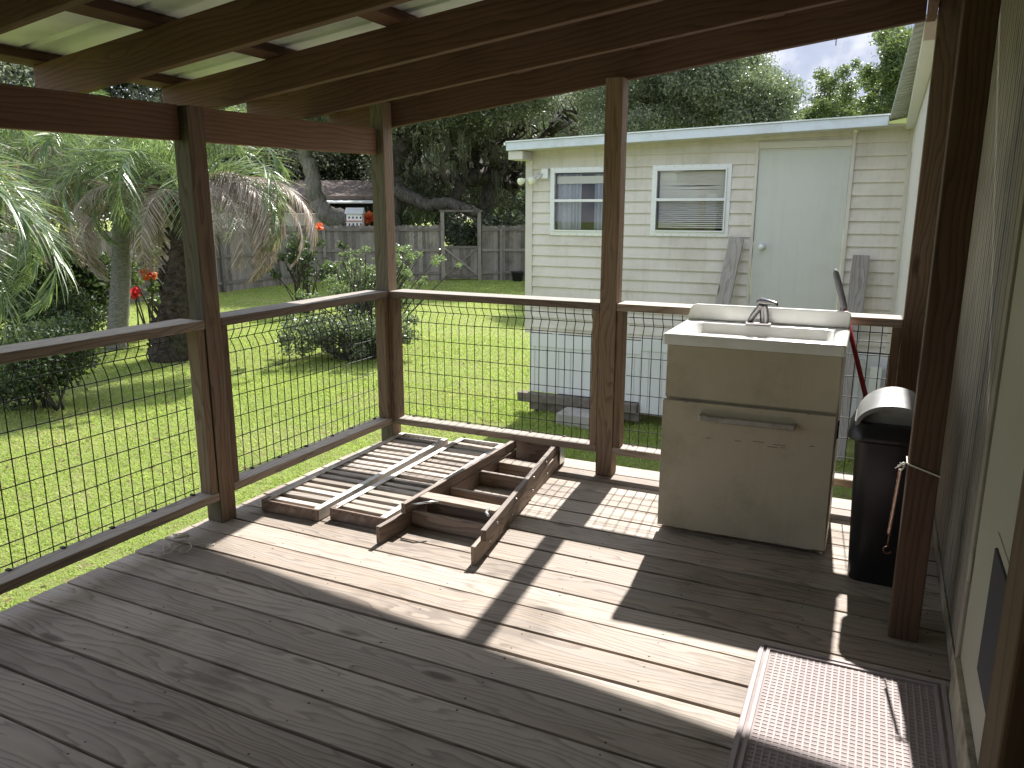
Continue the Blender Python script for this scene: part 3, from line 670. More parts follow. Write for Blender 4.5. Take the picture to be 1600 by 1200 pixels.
# fascia and roof: rises a little to the right
def zf(x): return 2.102 + .0275 * (x + 1.16)
t = MB(); A = Vector((1, 0, .0275)).normalized()
t.frame((-1.16, 3.985, zf(-1.16) - .085), A, (0, 1, 0), (0, 0, 1), 3.72, .03, .085); t.build('fascia', M_fascia, ad, bevel=.004)
t = MB(); t.frame((-1.16, 3.97, zf(-1.16) + .001), A, (0, 1, 0), (0, 0, 1), 4.2, 5.0, .012); t.frame((-1.18, 3.97, zf(-1.16) - .03), A, (0, 1, 0), (0, 0, 1), .018, 5.0, .03); t.build('metal_roof', M_galv, ad)
t = MB(); t.frame((-1.14, 4.016, zf(-1.16) - .085), A, (0, 1, 0), (0, 0, 1), 3.9, .27, .01); t.frame((-.95, 4.275, 1.99), A, (0, 1, 0), (0, 0, 1), 3.2, .02, .13); t.build('soffit', M_siding, ad)
t = MB(); t.frame((-1.15, 4.02, zf(-1.16) - .175), (1, 0, 0), (0, 1, 0), (0, 0, 1), .17, .3, .088); t.build('eave_bracket', M_trim, ad, bevel=.004)
# skirting
t = MB(); t.box(-1.0, .33, YW - .005, YW + .01, -.69, .0); t.box(.34, 2.76, YW - .03, YW - .015, -.80, .045); t.box(-1.0, .335, YW - .015, YW - .006, -.15, .0); t.box(.34, 2.76, YW - .04, YW - .031, -.1, .045)
x = -.95
while x < .3: t.box(x, x + .012, YW - .012, YW - .006, -.69, -.152, 'z'); x += .15
x = .42
while x < 2.7: t.box(x, x + .012, YW - .037, YW - .031, -.80, -.102, 'z'); x += .15
t.box(-1.0, -.985, YW, YW + 3.5, -.69, 0, 'y'); t.build('skirting', M_skirt, ad, bevel=.002)
t = MB(); t.box(-.85, 2.8, YW + .5, YW + .55, GZ, 0); t.build('crawl_space', M_dark, ad)
# floodlight
t = MB(); t.box(-.86, -.78, YW - .05, YW - .012, 1.73, 1.84, 'z'); fl = t.build('junction_box', M_alu, ad, bevel=.004)
for tx, tz in ((-.93, 1.70), (-1.06, 1.70)):
    t = MB(); a = Vector((-.84, YW - .05, 1.78)); b = Vector((tx + .03, YW - .10, tz + .02)); c = Vector((tx - .02, YW - .17, tz - .01))
    t.tube([a, b], .009, 8); dr_ = (c - b).normalized()
    t.tube([b, b + dr_ * .01, b + dr_ * .035, b + dr_ * .07, b + dr_ * .085, b + dr_ * .09], [.012, .02, .034, .04, .032, .004], 16, mi=1); t.build('flood_bulb', [M_alu, M_bulb], fl)
adopt(ad)
t = MB(); t.box(-1.12, .33, YW - .10, YW + .02, -.80, -.70); t.box(-.98, .36, YW - .06, YW + .05, -.90, -.805); t.build
tag(t.build('support_timber', M_timber, bevel=.008), 'dark rotting timbers under the white skirting of the cream building', 'timber')
t = MB(); t.box(-.48, .1, 3.85, 4.18, GZ, -.80); tag(t.build('concrete_block', M_conc, bevel=.012), 'grey concrete block on the grass in front of the white skirting', 'block')
# planks leaning on it
for (a, b, lab) in (((1.03, 3.95, GZ), (1.29, 4.24, 1.13), 'grey weathered plank leaning to the right, under the window with blinds'), ((2.41, 3.9, GZ), (2.44, 4.24, .98), 'grey weathered plank leaning right of the white door')):
    t = MB(); t.beam(a, b, .145, .038, up=(0, -1, .1)); tag(t.build('leaning_plank', M_plank, bevel=.004), lab, 'plank', 'planks leaning on the cream building')
t = MB(); t.box(2.62, 2.72, 4.1, 4.2, -.3, -.05, 'z'); t.tube([(2.5, 4.15, -.05), (2.5, 4.15, .0), (2.56, 4.15, .03), (2.58, 4.15, -.03)], .012, 8)
tag(t.build('meter_box', M_alu, bevel=.004), 'small pale utility box low on the cream building near its right end', 'box')

# ------------------------------------------------------------------ sink cabinet
sk = thing('utility_sink', (2.19, -.38, 0), 'white utility sink on a yellowed cabinet with a long chrome handle', 'sink')
X0, X1, YF, YB = 1.845, 2.535, -.605, -.13
t = MB(); t.box(X0, X1, YF + .016, YB, .02, .84, 'z'); t.box(X0 + .01, X1 - .01, YF + .05, YB, .0, .0195); t.build('cabinet', M_sinkc, sk, bevel=.003)
t = MB(); t.box(X0 - .001, X1 - .006, YF + .001, YF + .0155, .612, .838, 'x'); t.build('top_panel', M_sinkc, sk, bevel=.003)
# door with a chipped lower edge
t = MB(); poly = []; x = X0 - .004
pts = [(X0 - .006, .604)]
pts = [(X0 - .006, .602), (X0 - .006, .03)]
xx = X0 + .0
while xx < X1 - .01:
    pts.append((xx, .03 + (rng.uniform(-.004, .006) if rng.random() < .5 else 0))); xx += .02
pts += [(X1 - .012, .016), (X1 - .006, .028), (X1 - .006, .602)]
t.prism(pts, .015, O=(0, YF, 0), X=(1, 0, 0), Y=(0, 0, 1)); dsk = t.build('cabinet_door', M_sinkc, sk, bevel=.002)
dsk.location.y = 0
t = MB(); z = .545
t.box(2.0, 2.38, YF - .052, YF - .036, z - .012, z + .014); t.box(2.0, 2.015, YF - .036, YF - .0155, z - .012, z + .014); t.box(2.365, 2.38, YF - .036, YF - .0155, z - .012, z + .014)
t.build('handle', M_chrome2, dsk, bevel=.004)
t = MB()
for (a, zz, l_) in ((2.03, .452, .02), (2.15, .455, .025), (2.22, .462, .045), (2.30, .459, .05), (2.28, .447, .04), (2.33, .449, .02), (2.44, .47, .02), (2.42, .60, .012), (1.93, .598, .02)):
    t.box(a, a + l_, YF - .0165, YF - .0152, zz, zz + .0022)
t.box(X0 - .0065, X0 + .25, YF - .0163, YF - .0152, .0235, .0262); t.box(X1 - .05, X1 - .006, YF - .0163, YF - .0152, .028, .034); t.build('chipped_paint', M_worn, dsk)['kind'] = 'stuff'
t = MB(); t.box(X1 - .001, X1 + .006, YF + .03, YF + .06, .50, .57, 'z'); t.build('hinge', M_nail, sk)
# moulded top: rim, bowl and backsplash
def sinktop():
    t = MB(); x0, x1, y0, y1, zt, zb = X0 - .02, X1 + .006, YF - .018, -.115, .888, .842
    outer = []; inner = []; low = []; rr_ = 0.012
    N_ = 40
    def rr(x0, x1, y0, y1, r, n=10):
        P = []
        for (cx, cy, a0) in ((x1 - r, y1 - r, 0), (x0 + r, y1 - r, 90), (x0 + r, y0 + r, 180), (x1 - r, y0 + r, 270)):
            for i in range(n): a = R(a0 + 90 * i / (n - 1)); P.append((cx + r * math.cos(a), cy + r * math.sin(a)))
        return P
    rings = [(rr(x0, x1, y0, y1, .012), zb), (rr(x0, x1, y0, y1, .012), zt - .008), (rr(x0 + .003, x1 - .003, y0 + .003, y1 - .003, .012), zt - .002), (rr(x0 + .01, x1 - .01, y0 + .01, y1 - .01, .012), zt),
             (rr(x0 + .05, x1 - .045, y0 + .032, y1 - .10, .05), zt), (rr(x0 + .057, x1 - .052, y0 + .039, y1 - .107, .05), zt - .006), (rr(x0 + .085, x1 - .075, y0 + .06, y1 - .14, .06), zt - .10), (rr(x0 + .13, x1 - .12, y0 + .10, y1 - .18, .05), zt - .12), (rr(x0 + .3, x1 - .3, y0 + .2, y1 - .22, .02), zt - .125)]
    vs, fs = [], []; n_ = 40
    for P, z in rings: vs += [(a, b, z) for a, b in P]
    for k_ in range(len(rings) - 1):
        for i in range(n_): j = (i + 1) % n_; fs.append((k_ * n_ + i, k_ * n_ + j, (k_ + 1) * n_ + j, (k_ + 1) * n_ + i))
    fs.append(tuple((len(rings) - 1) * n_ + i for i in range(n_))); fs.append(tuple(range(n_))[::-1])
    t.add(vs, fs, tint=.5, smooth=True)
    return t.build('basin', M_marble, sk)
basin = sinktop()
mod = basin.modifiers.new('edge', 'EDGE_SPLIT'); mod.split_angle = R(50)
t = MB(); x0, x1 = X0 - .018, X1 + .004
pts = [(x0, .8885), (x1, .8885), (x1, .945), (x1 - .006, .957), (x1 - .02, .962), (x0 + .04, .962), (x0 + .024, .957), (x0 + .014, .945), (x0 + .004, .91)]
t.prism(pts, .03, O=(0, -.118, 0), X=(1, 0, 0), Y=(0, 0, 1)); t.build('backsplash', M_marble, sk, bevel=.006, seg=3)
# faucet
fa = MB(); fx, fy = 2.14, -.20
fa.box(fx - .035, fx + .075, fy - .02, fy + .02, .889, .900)
fa.tube([(fx - .02, fy, .90), (fx - .005, fy - .012, .93), (fx + .02, fy - .03, .965), (fx + .03, fy - .04, .985)], [.012, .013, .014, .013], 10)
fa.tube([(fx + .045, fy, .90), (fx + .043, fy - .005, .935), (fx + .04, fy - .02, .965), (fx + .038, fy - .03, .985)], [.02, .021, .019, .017], 12)
fa.tube([(fx + .015, fy - .025, .988), (fx + .03, fy - .03, .999), (fx + .07, fy - .06, .998), (fx + .10, fy - .085, .996)], [.017, .017, .011, .008], 10)
fa.tube([(fx + .02, fy - .02, .995), (fx + .018, fy - .018, 1.008)], [.012, .009], 10)
fa.tube([(fx + .097, fy - .083, 1.0), (fx + .099, fy - .085, .984)], [.009, .008], 8)
fa.build('faucet', M_chrome, sk, bevel=.002)
adopt(sk)
sk.rotation_euler.z = R(.9)

# ------------------------------------------------------------------ broom handle
t = MB(); p0, p1 = Vector((2.815, -.24, .015)), Vector((2.448, -.066, 1.139)); a = lambda f: p0.lerp(p1, f)
bh = thing('broom', p0, 'red broom handle with grey grip leaning on the back railing behind the sink', 'broom')
t.tube([a(0), a(.25), a(.5), a(.85)], [.0105] * 4, 12); t.build('handle', M_rodr, bh)
t = MB(); t.tube([a(.845), a(.86), a(.95), a(.985), a(1.0)], [.0115, .014, .0145, .013, .005], 12); t.build('grip', M_rodg, bh)
t = MB(); t.tube([a(0), a(.06), a(.1)], [.02, .018, .012], 10); t.box(p0.x - .05, p0.x + .05, p0.y - .02, p0.y + .02, .0015, .03); t.build('broom_head', M_rodg, bh, bevel=.004)
adopt(bh)

# ------------------------------------------------------------------ trash can
tc_ = thing('trash_can', (2.72, -.68, 0), 'tall black plastic trash can with a domed swing lid, beside the sink cabinet', 'trash can')
def rrect(cx, cy, wx, wy, r, n=6):
    P = []
    for (sx, sy, a0) in ((1, 1, 0), (-1, 1, 90), (-1, -1, 180), (1, -1, 270)):
        for i in range(n): q = R(a0 + 90 * i / (n - 1)); P.append((cx + sx * (wx / 2 - r) + r * math.cos(q), cy + sy * (wy / 2 - r) + r * math.sin(q)))
    return P
def loft(t, rings, capb=True, capt=True, mi=0, tint=.5):
    n_ = len(rings[0][0]); vs, fs = [], []
    for P, z in rings: vs += [(a, b, z) for a, b in P]
    for k_ in range(len(rings) - 1):
        for i in range(n_): j = (i + 1) % n_; fs.append((k_ * n_ + i, k_ * n_ + j, (k_ + 1) * n_ + j, (k_ + 1) * n_ + i))
    if capb: fs.append(tuple(range(n_))[::-1])
    if capt: fs.append(tuple((len(rings) - 1) * n_ + i for i in range(n_)))
    t.add(vs, fs, tint=tint, smooth=True, mi=mi)
cx, cy = 2.732, -.665
t = MB(); loft(t, [(rrect(cx, cy, .195, .20, .04), .0), (rrect(cx, cy, .205, .21, .045), .012), (rrect(cx, cy, .245, .255, .05), .53), (rrect(cx, cy, .248, .258, .05), .56), (rrect(cx, cy, .262, .27, .05), .565), (rrect(cx, cy, .262, .27, .05), .58)])
o = t.build('bin_body', M_can, tc_); o.modifiers.new('edge', 'EDGE_SPLIT').split_angle = R(45)
t = MB(); loft(t, [(rrect(cx, cy, .285, .295, .055), .565), (rrect(cx, cy, .30, .31, .06), .572), (rrect(cx, cy, .298, .308, .06), .592), (rrect(cx, cy, .27, .28, .05), .625), (rrect(cx, cy, .262, .272, .05), .632)])
o = t.build('lid_rim', M_can, tc_); o.modifiers.new('edge', 'EDGE_SPLIT').split_angle = R(50)
# dome: arched hood open to the front with a recessed flap
t = MB(); n_ = 22; hw, hz, zb = .128, .115, .622; ya, yb = cy - .125, cy + .13
def arch(y, w, z, b): return [(cx - w * math.cos(math.pi * i / n_), y, b + z * math.sin(math.pi * i / n_)) for i in range(n_ + 1)]
A_ = arch(ya, hw, hz - .03, zb) + arch(ya + .04, hw, hz - .018, zb) + arch(yb - .05, hw, hz, zb) + arch(yb, hw - .02, hz * .55, zb) + arch(yb + .005, hw - .05, .01, zb) + arch(ya, hw - .014, hz - .044, zb) + arch(ya + .03, hw - .016, hz - .046, zb)
m1 = n_ + 1; fs = []
for r_ in range(4):
    for i in range(n_): fs.append((r_ * m1 + i, r_ * m1 + i + 1, (r_ + 1) * m1 + i + 1, (r_ + 1) * m1 + i)[::-1])
for i in range(n_): fs.append((i, i + 1, 5 * m1 + i + 1, 5 * m1 + i)); fs.append((5 * m1 + i, 5 * m1 + i + 1, 6 * m1 + i + 1, 6 * m1 + i))
fs.append(tuple(6 * m1 + i for i in range(m1)))
t.add(A_, fs, tint=.5, smooth=True)
o = t.build('swing_lid', M_lid, tc_); o.modifiers.new('edge', 'EDGE_SPLIT').split_angle = R(38)
adopt(tc_)

# ------------------------------------------------------------------ string and spring on the front post
t = MB(); zc = .60; x0, x1, y0, y1 = 2.819 - h - .003, 2.819 + h + .003, -1.159 - .003, -1.159 + 2 * h + .003
t.tube([(x0, y0, zc + .01), (x1, y0, zc - .02), (x1, y1, zc - .015), (x0, y1, zc + .005), (x0, y0, zc + .01), (x0 - .012, y0 - .004, zc + .014), (x0 - .02, y0, zc + .004), (x0 - .008, y0 - .003, zc - .002), (x0 - .018, y0 - .002, zc - .018)], .0026, 6)
for i in range(3): t.tube([(x0 - .006, y0 - .002, zc + .005 * i), (x0 - .022 - .006 * i, y0 - .006, zc + .012 - .01 * i)], .0018, 5)
tag(t.build('post_string', M_string), 'pale string tied round the post in front of the trash can', 'string')
t = MB(); pts = []
for i in range(600):
    a = i * .62; s_ = i / 599; pts.append((x0 - .018 - .012 * s_ + .0045 * math.cos(a), y0 + .004 + .0045 * math.sin(a), zc - .012 - .225 * s_))
t.tube(pts, .0014, 4); e = pts[-1]
t.tube([pts[-1], (e[0] - .002, e[1], e[2] - .02), (e[0] - .002, e[1], e[2] - .045)], .003, 6)
t.tube([(e[0] - .002 + .012 * math.cos(R(100 + q * 30)) , e[1], e[2] - .056 + .012 * math.sin(R(100 + q * 30))) for q in range(9)], .0022, 6)
tag(t.build('door_spring', M_spring), 'rusty screen door spring with a hook hanging on the post by the trash can', 'spring')

# ------------------------------------------------------------------ mat
mt = thing('door_mat', (2.67, -1.85, 0), 'pinkish grey waffle rubber mat on the deck in front of the house door', 'mat')
mx0, mx1, my1, my0 = 2.402, 2.94, -1.385, -2.35
t = MB(); t.box(mx0, mx1, my0, my1, .0025, .007); t.build('mat_base', M_mat, mt, bevel=.0015)
t = MB()
for (i0, w_) in ((.004, .012), (.026, .010)):
    t.box(mx0 + i0, mx0 + i0 + w_, my0 + i0, my1 - i0, .0068, .0125, 'y'); t.box(mx1 - i0 - w_, mx1 - i0, my0 + i0, my1 - i0, .0068, .0125, 'y')
    t.box(mx0 + i0 + w_, mx1 - i0 - w_, my1 - i0 - w_, my1 - i0, .0068, .0124); t.box(mx0 + i0 + w_, mx1 - i0 - w_, my0 + i0, my0 + i0 + w_, .0068, .0124)
x = mx0 + .058
while x < mx1 - .045: t.box(x - .0022, x + .0022, my0 + .04, my1 - .042, .0068, .0088, 'y', tint=.5); x += .0185
y = my1 - .06
while y > my0 + .045: t.box(mx0 + .042, mx1 - .042, y - .0019, y + .0019, .0068, .0085, 'x', tint=.5); y -= .0165
t.build('mat_rib', M_matr, mt); adopt(mt); mt.rotation_euler.z = R(.8)

# ------------------------------------------------------------------ ramps with slats
def ramp_(x0, y0, ang, label, Lg=1.24, Wd=.325, ns=17, H=.058):
    r = thing('loading_ramp', (x0, y0, 0), label, 'ramp', 'slatted ramps lying on the deck')
    t = MB()
    for xa in (0, Wd - .008): t.box(xa, xa + .008, .012, Lg - .012, .002, H, 'y')
    for xa, xb in ((.008, .03), (Wd - .03, Wd - .008)): t.box(xa, xb, .012, Lg - .012, H - .006, H, 'y'); t.box(xa, xb, .012, Lg - .012, .002, .007, 'y')
    t.box(0, Wd, Lg - .012, Lg, .002, H)
    o = t.build('side_channel', M_whmet, r, bevel=.0015)
    t = MB(); t.box(0, Wd, 0, .011, .002, H); t.box(.002, .028, .0115, .05, H - .004, H + .0005)
    e = t.build('end_channel', M_rusty, r, bevel=.002)
    t = MB()
    for i in range(9):
        for zz in (H - .014,): t.box(.02 + i * .035, .026 + i * .035, -.0012, .0002, zz, zz + .005)
        t.box(.02 + i * .035, .026 + i * .035, Lg - .0122, Lg - .0135, H - .02, H - .015)
    t.build('rivet_holes', M_nail, e)
    for i in range(ns):
        y = .07 + (Lg - .14) * i / (ns - 1) + rng.uniform(-.008, .008); t = MB(); zz = .031 + rng.uniform(-.003, .003)
        w2 = .0195 + rng.uniform(-.003, .004)
        t.frame((.010, y - w2, zz), (1, rng.uniform(-.012, .012), rng.uniform(-.008, .008)), (0, 1, 0), (0, 0, 1), Wd - .02, w2 * 2, .020)
        sl = t.build('slat', M_slat, r, bevel=.004)
        if i % 2 == 0:
            t = MB(); t.tube([(.01, y + .03, zz + .004), (Wd - .01, y + .032, zz + .004)], .0075, 8); t.build('rod', M_slat, r)
    r.rotation_euler.z = ang
    return r
ramp_(.098, -1.222, R(1.6), 'slatted ramp with whitish sides lying nearest the left railing')
ramp_(.455, -1.165, R(.4), 'slatted ramp with whitish sides lying between the other ramp and the step ladder', Wd=.30)

# ------------------------------------------------------------------ wooden step ladder, folded flat
sl = thing('step_ladder', (1.0, -.65, 0), 'folded wooden step ladder lying on the deck beside the two ramps', 'ladder')
def rail(name, p0, p1, w, hh, z):
    t = MB(); t.beam((p0[0], p0[1], z), (p1[0], p1[1], z), w, hh); return t.build(name, M_step, sl, bevel=.003)
lf0, lf1, rf0, rf1 = (.812, -1.29), (.872, -.06), (1.272, -1.29), (1.105, .01)
rail('front_rail', lf0, lf1, .022, .078, .002); rail('front_rail', rf0, rf1, .022, .078, .002)
ll0, ll1, rl0, rl1 = (.835, -1.13), (.862, -.04), (1.288, -1.235), (1.10, -.02)
rail('rear_rail', ll0, ll1, .024, .048, .084); rail('rear_rail', rl0, rl1, .024, .048, .084)
def lerp(a, b, f): return (a[0] + (b[0] - a[0]) * f, a[1] + (b[1] - a[1]) * f)
for f_, hh, z, w in ((.19, .070, .004, .02), (.45, .074, .004, .02), (.68, .074, .004, .02), (.86, .06, .01, .075)):
    a_, b_ = lerp(lf0, lf1, f_), lerp(rf0, rf1, f_ * .94)
    t = MB(); t.beam((a_[0] + .012, a_[1], z), (b_[0] - .012, b_[1], z), w, hh); t.build('step', M_step, sl, bevel=.003)
t = MB(); a_, b_ = lerp(ll0, ll1, .13), lerp(rl0, rl1, .20); t.beam((a_[0] + .013, a_[1], .112), (b_[0] - .013, b_[1], .112), .07, .018); t.build('brace_board', M_step, sl, bevel=.003)
t = MB(); a_, b_ = lerp(ll0, ll1, .16), lerp(rl0, rl1, .235); t.beam((a_[0] + .013, a_[1], .03), (b_[0] - .013, b_[1], .03), .018, .081); t.build('brace_board', M_step, sl, bevel=.003)
t = MB(); t.beam((.84, .028, .002), (1.13, .036, .002), .03, .125); t.build('top_cap', M_step, sl, bevel=.004)
t = MB(); t.frame((1.131, -.03, .02), (0, 0, 1), (0, 1, 0), (1, 0, 0), .11, .06, .003); t.build('corner_plate', M_zinc, sl)
for (pa, pb, pc) in (((.86, -1.10, .118), (.93, -1.085, .137), (.97, -1.05, .134)), ((1.245, -1.10, .137), (1.215, -1.07, .135), (1.205, -1.02, .134))):
    t = MB(); t.tube([pa, pb, pc], .0055, 8); t.build('steel_brace', M_zinc, sl)
for f_ in (.12, .35, .6, .8):
    for (p0, p1, z) in ((rf0, rf1, .04), (rl0, rl1, .108)):
        q = lerp(p0, p1, f_); t = MB(); t.tube([(q[0] + .010, q[1], z), (q[0] + .0165, q[1] , z)], .005, 8); t.build('bolt', M_zinc, sl)
adopt(sl)

# ------------------------------------------------------------------ bit of tangled string on the deck edge
t = MB(); pts = []
for i in range(70):
    s_ = i / 69; a = s_ * 16
    pts.append((.02 + .16 * s_ + .03 * math.cos(a * 1.3), -1.64 - .10 * s_ * 0 + .05 * math.sin(a) - .11 * (1 - s_), .004 + .006 * abs(math.sin(a * .9))))
t.tube(pts, .0017, 5)
for i in range(6): t.tube([(.03 + .03 * math.cos(q + i), -1.63 + .02 * math.sin(q * 1.4 + i), .012 + .004 * i) for q in np.linspace(0, 5, 12)], .002, 5)
tag(t.build('tangled_string', M_string), 'tangled bit of pale string on the left edge of the deck by the post', 'string')

# ------------------------------------------------------------------ back fence
def fence(x0, y0, x1, y1, label, H=1.86, group='old board fences', sgn=-1):
    A = Vector((x1 - x0, y1 - y0, 0)); Lg = A.length; A.normalize(); B = Vector((A.y, -A.x, 0)) * sgn     # B toward the porch
    f = thing('board_fence', (x0, y0, GZ), label, 'fence', group)
    t = MB(); s_ = 0
    while s_ < Lg:
        w = .135 + rng.uniform(-.01, .01); top = H + rng.uniform(-.025, .025); o_ = Vector((x0, y0, GZ - .02)) + A * s_ - B * rng.uniform(0, .006)
        # dog-eared board
        poly = [(0, 0), (w, 0), (w, top - .03), (w - .025, top), (.025, top), (0, top - .03)]
        k_ = len(t.v); O = o_; off = (rng.uniform(0, 30), rng.uniform(0, 30), 0); Z = Vector((0, 0, 1)); n_ = 6
        vs = [O + A * a + Z * b for a, b in poly] + [O + A * a + Z * b - B * .018 for a, b in poly]
        gs = [(off[0] + b, off[1] + a, 0) for a, b in poly] + [(off[0] + b, off[1] + a, .018) for a, b in poly]
        fs_ = [tuple(range(n_)), tuple(range(n_, 2 * n_))[::-1]] + [((i + 1) % n_, i, n_ + i, n_ + (i + 1) % n_) for i in range(n_)]
        t.add(vs, fs_, gs); s_ += w + .002
    t.build('pickets', M_fence, f)
    for z in (.22, .98, 1.66):
        t = MB(); t.frame(Vector((x0, y0, GZ + z)) + B * .0015, A, B, (0, 0, 1), Lg, .036, .085); t.build('rail', M_fence, f)
    s_ = 0.6
    while s_ < Lg:
        t = MB(); p = Vector((x0, y0, GZ - .05)) + A * s_ + B * .038; t.frame(p, (0, 0, 1), A, B, H - .08, .09, .06); t.build('post', M_fence, f); s_ += 2.4
    return adopt(f)
FC = (-14.67, 16.5)
def onf(u):   # point on the back fence line seen at photo column u
    A = Vector((-8.5 + 14.67, 20.4 - 16.5, 0)).normalized(); d_ = at(u, 400, 10) - Vector((CX, CY, CZ)); d_.z = 0
    # intersect camera ray with the fence line
    det = d_.x * (-A.y) + A.x * d_.y; rx, ry = FC[0] - CX, FC[1] - CY
    tt = (rx * (-A.y) + A.x * ry) / det
    return Vector((CX + d_.x * tt, CY + d_.y * tt, GZ))
ga, gb = onf(692), onf(749)
FA = Vector((-8.5 + 14.67, 20.4 - 16.5, 0)).normalized()
fence(-14.67, 5.0, FC[0], FC[1], 'grey board fence along the left side of the garden, behind the palms', sgn=1)
fence(FC[0], FC[1], ga.x - FA.x * .09, ga.y - FA.y * .09, 'grey board fence left of the gate with an open top', sgn=1)
e_ = ga + FA * 7.5
fence(gb.x + FA.x * .09, gb.y + FA.y * .09, e_.x, e_.y, 'grey board fence right of the gate, running behind the cream building', sgn=1)
gt = thing('garden_gate', ga, 'old wooden garden gate with crossed braces below an open frame', 'gate')
Bp = Vector((FA.y, -FA.x, 0)); gw = (gb - ga).length
for p in (ga, gb):
    t = MB(); t.frame(p - FA * .06 - Bp * .02, (0, 0, 1), FA, Bp, 2.28, .12, .1); t.build('gate_post', M_fence, gt)
t = MB(); t.frame(ga - FA * .1 + Vector((0, 0, 2.281)) - Bp * .02, FA, Bp, (0, 0, 1), gw + .2, .11, .07); t.build('gate_lintel', M_fence, gt)
t = MB(); s_ = .08
while s_ < gw - .1:
    w = .115; t.frame(ga + FA * s_ + Vector((0, 0, .06)), (0, 0, 1), FA, Bp, 1.1 + rng.uniform(-.02, .02), w, .018); s_ += w + .006
for z in (.12, 1.08): t.frame(ga + FA * .07 + Vector((0, 0, z)) + Bp * .019, FA, Bp, (0, 0, 1), gw - .14, .03, .08)
t.build('gate_leaf', M_fence, gt)
for (za, zb) in ((.2, 1.08), (1.08, .2)):
    t = MB(); t.beam(ga + FA * .08 + Bp * (.05 if za < zb else .065) + Vector((0, 0, za)), ga + FA * (gw - .08) + Bp * (.05 if za < zb else .065) + Vector((0, 0, zb)), .07, .014, up=Bp); t.build('cross_brace', M_fence, gt)
adopt(gt)
p = onf(806) + Bp * .5
t = MB(); t.tube([p + Vector((0, 0, 0)), p + Vector((0, 0, .03)), p + Vector((0, 0, .3)), p + Vector((0, 0, .33)), p + Vector((0, 0, .335)), p + Vector((0, 0, .27))], [.15, .17, .22, .24, .22, .2], 20)
tag(t.build('plant_pot', M_can), 'black plastic plant pot on the grass by the fence right of the gate', 'plant pot')
# post with a white pipe by the shrub
p = at(521, 430, 19.0); p.z = GZ
ps = thing('garden_post', p, 'grey wooden stake with a white pipe standing behind the pale shrub', 'post')
t = MB(); t.frame(p, (0, 0, 1), (1, 0, 0), (0, 1, 0), 1.15, .1, .1); t.build('stake', M_fence, ps)
t = MB(); t.tube([p + Vector((.17, -.05, 0)), p + Vector((.17, -.05, .75)), p + Vector((.24, -.05, .78))], .03, 8); t.build('pipe', M_white, ps); adopt(ps)

# ------------------------------------------------------------------ neighbour houses
def bx(t, P, u, v, z0, l, w, hh, mi=0): t.frame((P.x, P.y, z0), u, v, (0, 0, 1), l, w, hh, mi=mi)
nh = at(440, 330, 35); U = Vector((.8, .6, 0)).normalized(); V_ = Vector((-U.y, U.x, 0))
nb = thing('neighbour_house', (nh.x, nh.y, GZ), 'low brown neighbour house with a shingle roof and dark carport beyond the fence', 'house')
t = MB(); o_ = nh - U * 5; bx(t, o_, U, V_, GZ, 7.0, 7, 2.9); t.build('wall', M_brwall, nb)
t = MB(); o_ = nh + U * 2.0; bx(t, o_ + V_ * 1.5, U, V_, GZ, 2.4, 5, 2.75); t.build('carport', M_dark, nb)
t = MB(); e0 = nh - U * 5.6 - V_ * .6; zE, zR = 1.98, 2.75
A4 = [e0, e0 + U * 10.2, e0 + U * 10.2 + V_ * 8, e0 + V_ * 8]
R2 = [e0 + V_ * 4, e0 + U * 10.2 + V_ * 4]
vs = [(q.x, q.y, zE) for q in A4] + [(q.x, q.y, zR) for q in R2] + [(q.x, q.y, zE - .16) for q in A4]
t.add(vs, [(0, 1, 5, 4), (2, 3, 4, 5), (1, 2, 5), (3, 0, 4), (6, 7, 1, 0), (7, 8, 2, 1), (8, 9, 3, 2), (9, 6, 0, 3), (9, 8, 7, 6)]); t.build('shingle_roof', M_shingle, nb)
t = MB(); q = nh + U * 1.9 - V_ * 1.3; A = U; t.frame((q.x, q.y, 1.66), U, (V_ + Vector((0, 0, .13))).normalized(), Vector((0, 0, 1)), 3.2, 1.5, .05); t.build('carport_roof', M_galv, nb)
t = MB(); q = nh + U * 3.9 + V_ * .6; t.frame((q.x, q.y, zE + .28), U, V_, (0, 0, 1), .5, .4, .12); t.build('roof_vent', M_alu, nb)
adopt(nb)
# birdhouse on a pole behind the fence
q = at(555, 335, 28.2); hU = Vector((.9, .42, 0)).normalized(); hV = Vector((-hU.y, hU.x, 0))
bh = thing('birdhouse', (q.x, q.y, GZ), 'white two-storey birdhouse with red trim on a pole above the fence', 'birdhouse')
t = MB(); t.tube([(q.x, q.y, GZ), (q.x, q.y, .78)], .05, 8); t.build('pole', M_fence, bh)
t = MB(); c0 = Vector((q.x, q.y, 0)) - hU * .27 - hV * .2; t.frame((c0.x, c0.y, .78), hU, hV, (0, 0, 1), .54, .4, .48); bw = t.build('box_body', M_white, bh)
t = MB()
for zz in (.79, 1.02): t.frame(tuple(c0 - hU * .03 - hV * .05 + Vector((0, 0, zz - .012))), hU, hV, (0, 0, 1), .60, .06, .022)
t.build('perch_ledge', M_birdr, bh)
t = MB()
for zz in (.90, 1.13):
    for i in range(4):
        c_ = c0 + hU * (.07 + i * .133) - hV * .004; t.frame((c_.x, c_.y, zz - .035), hU, hV, (0, 0, 1), .055, .006, .07)
t.build('entry_holes', M_dark, bw)
t = MB(); e0 = c0 - hU * .05 - hV * .06
vs = [e0 + Vector((0, 0, 1.26)), e0 + hU * .64 + Vector((0, 0, 1.26)), e0 + hU * .64 + hV * .52 + Vector((0, 0, 1.26)), e0 + hV * .52 + Vector((0, 0, 1.26)), e0 + hV * .26 + Vector((0, 0, 1.47)), e0 + hU * .64 + hV * .26 + Vector((0, 0, 1.47))]
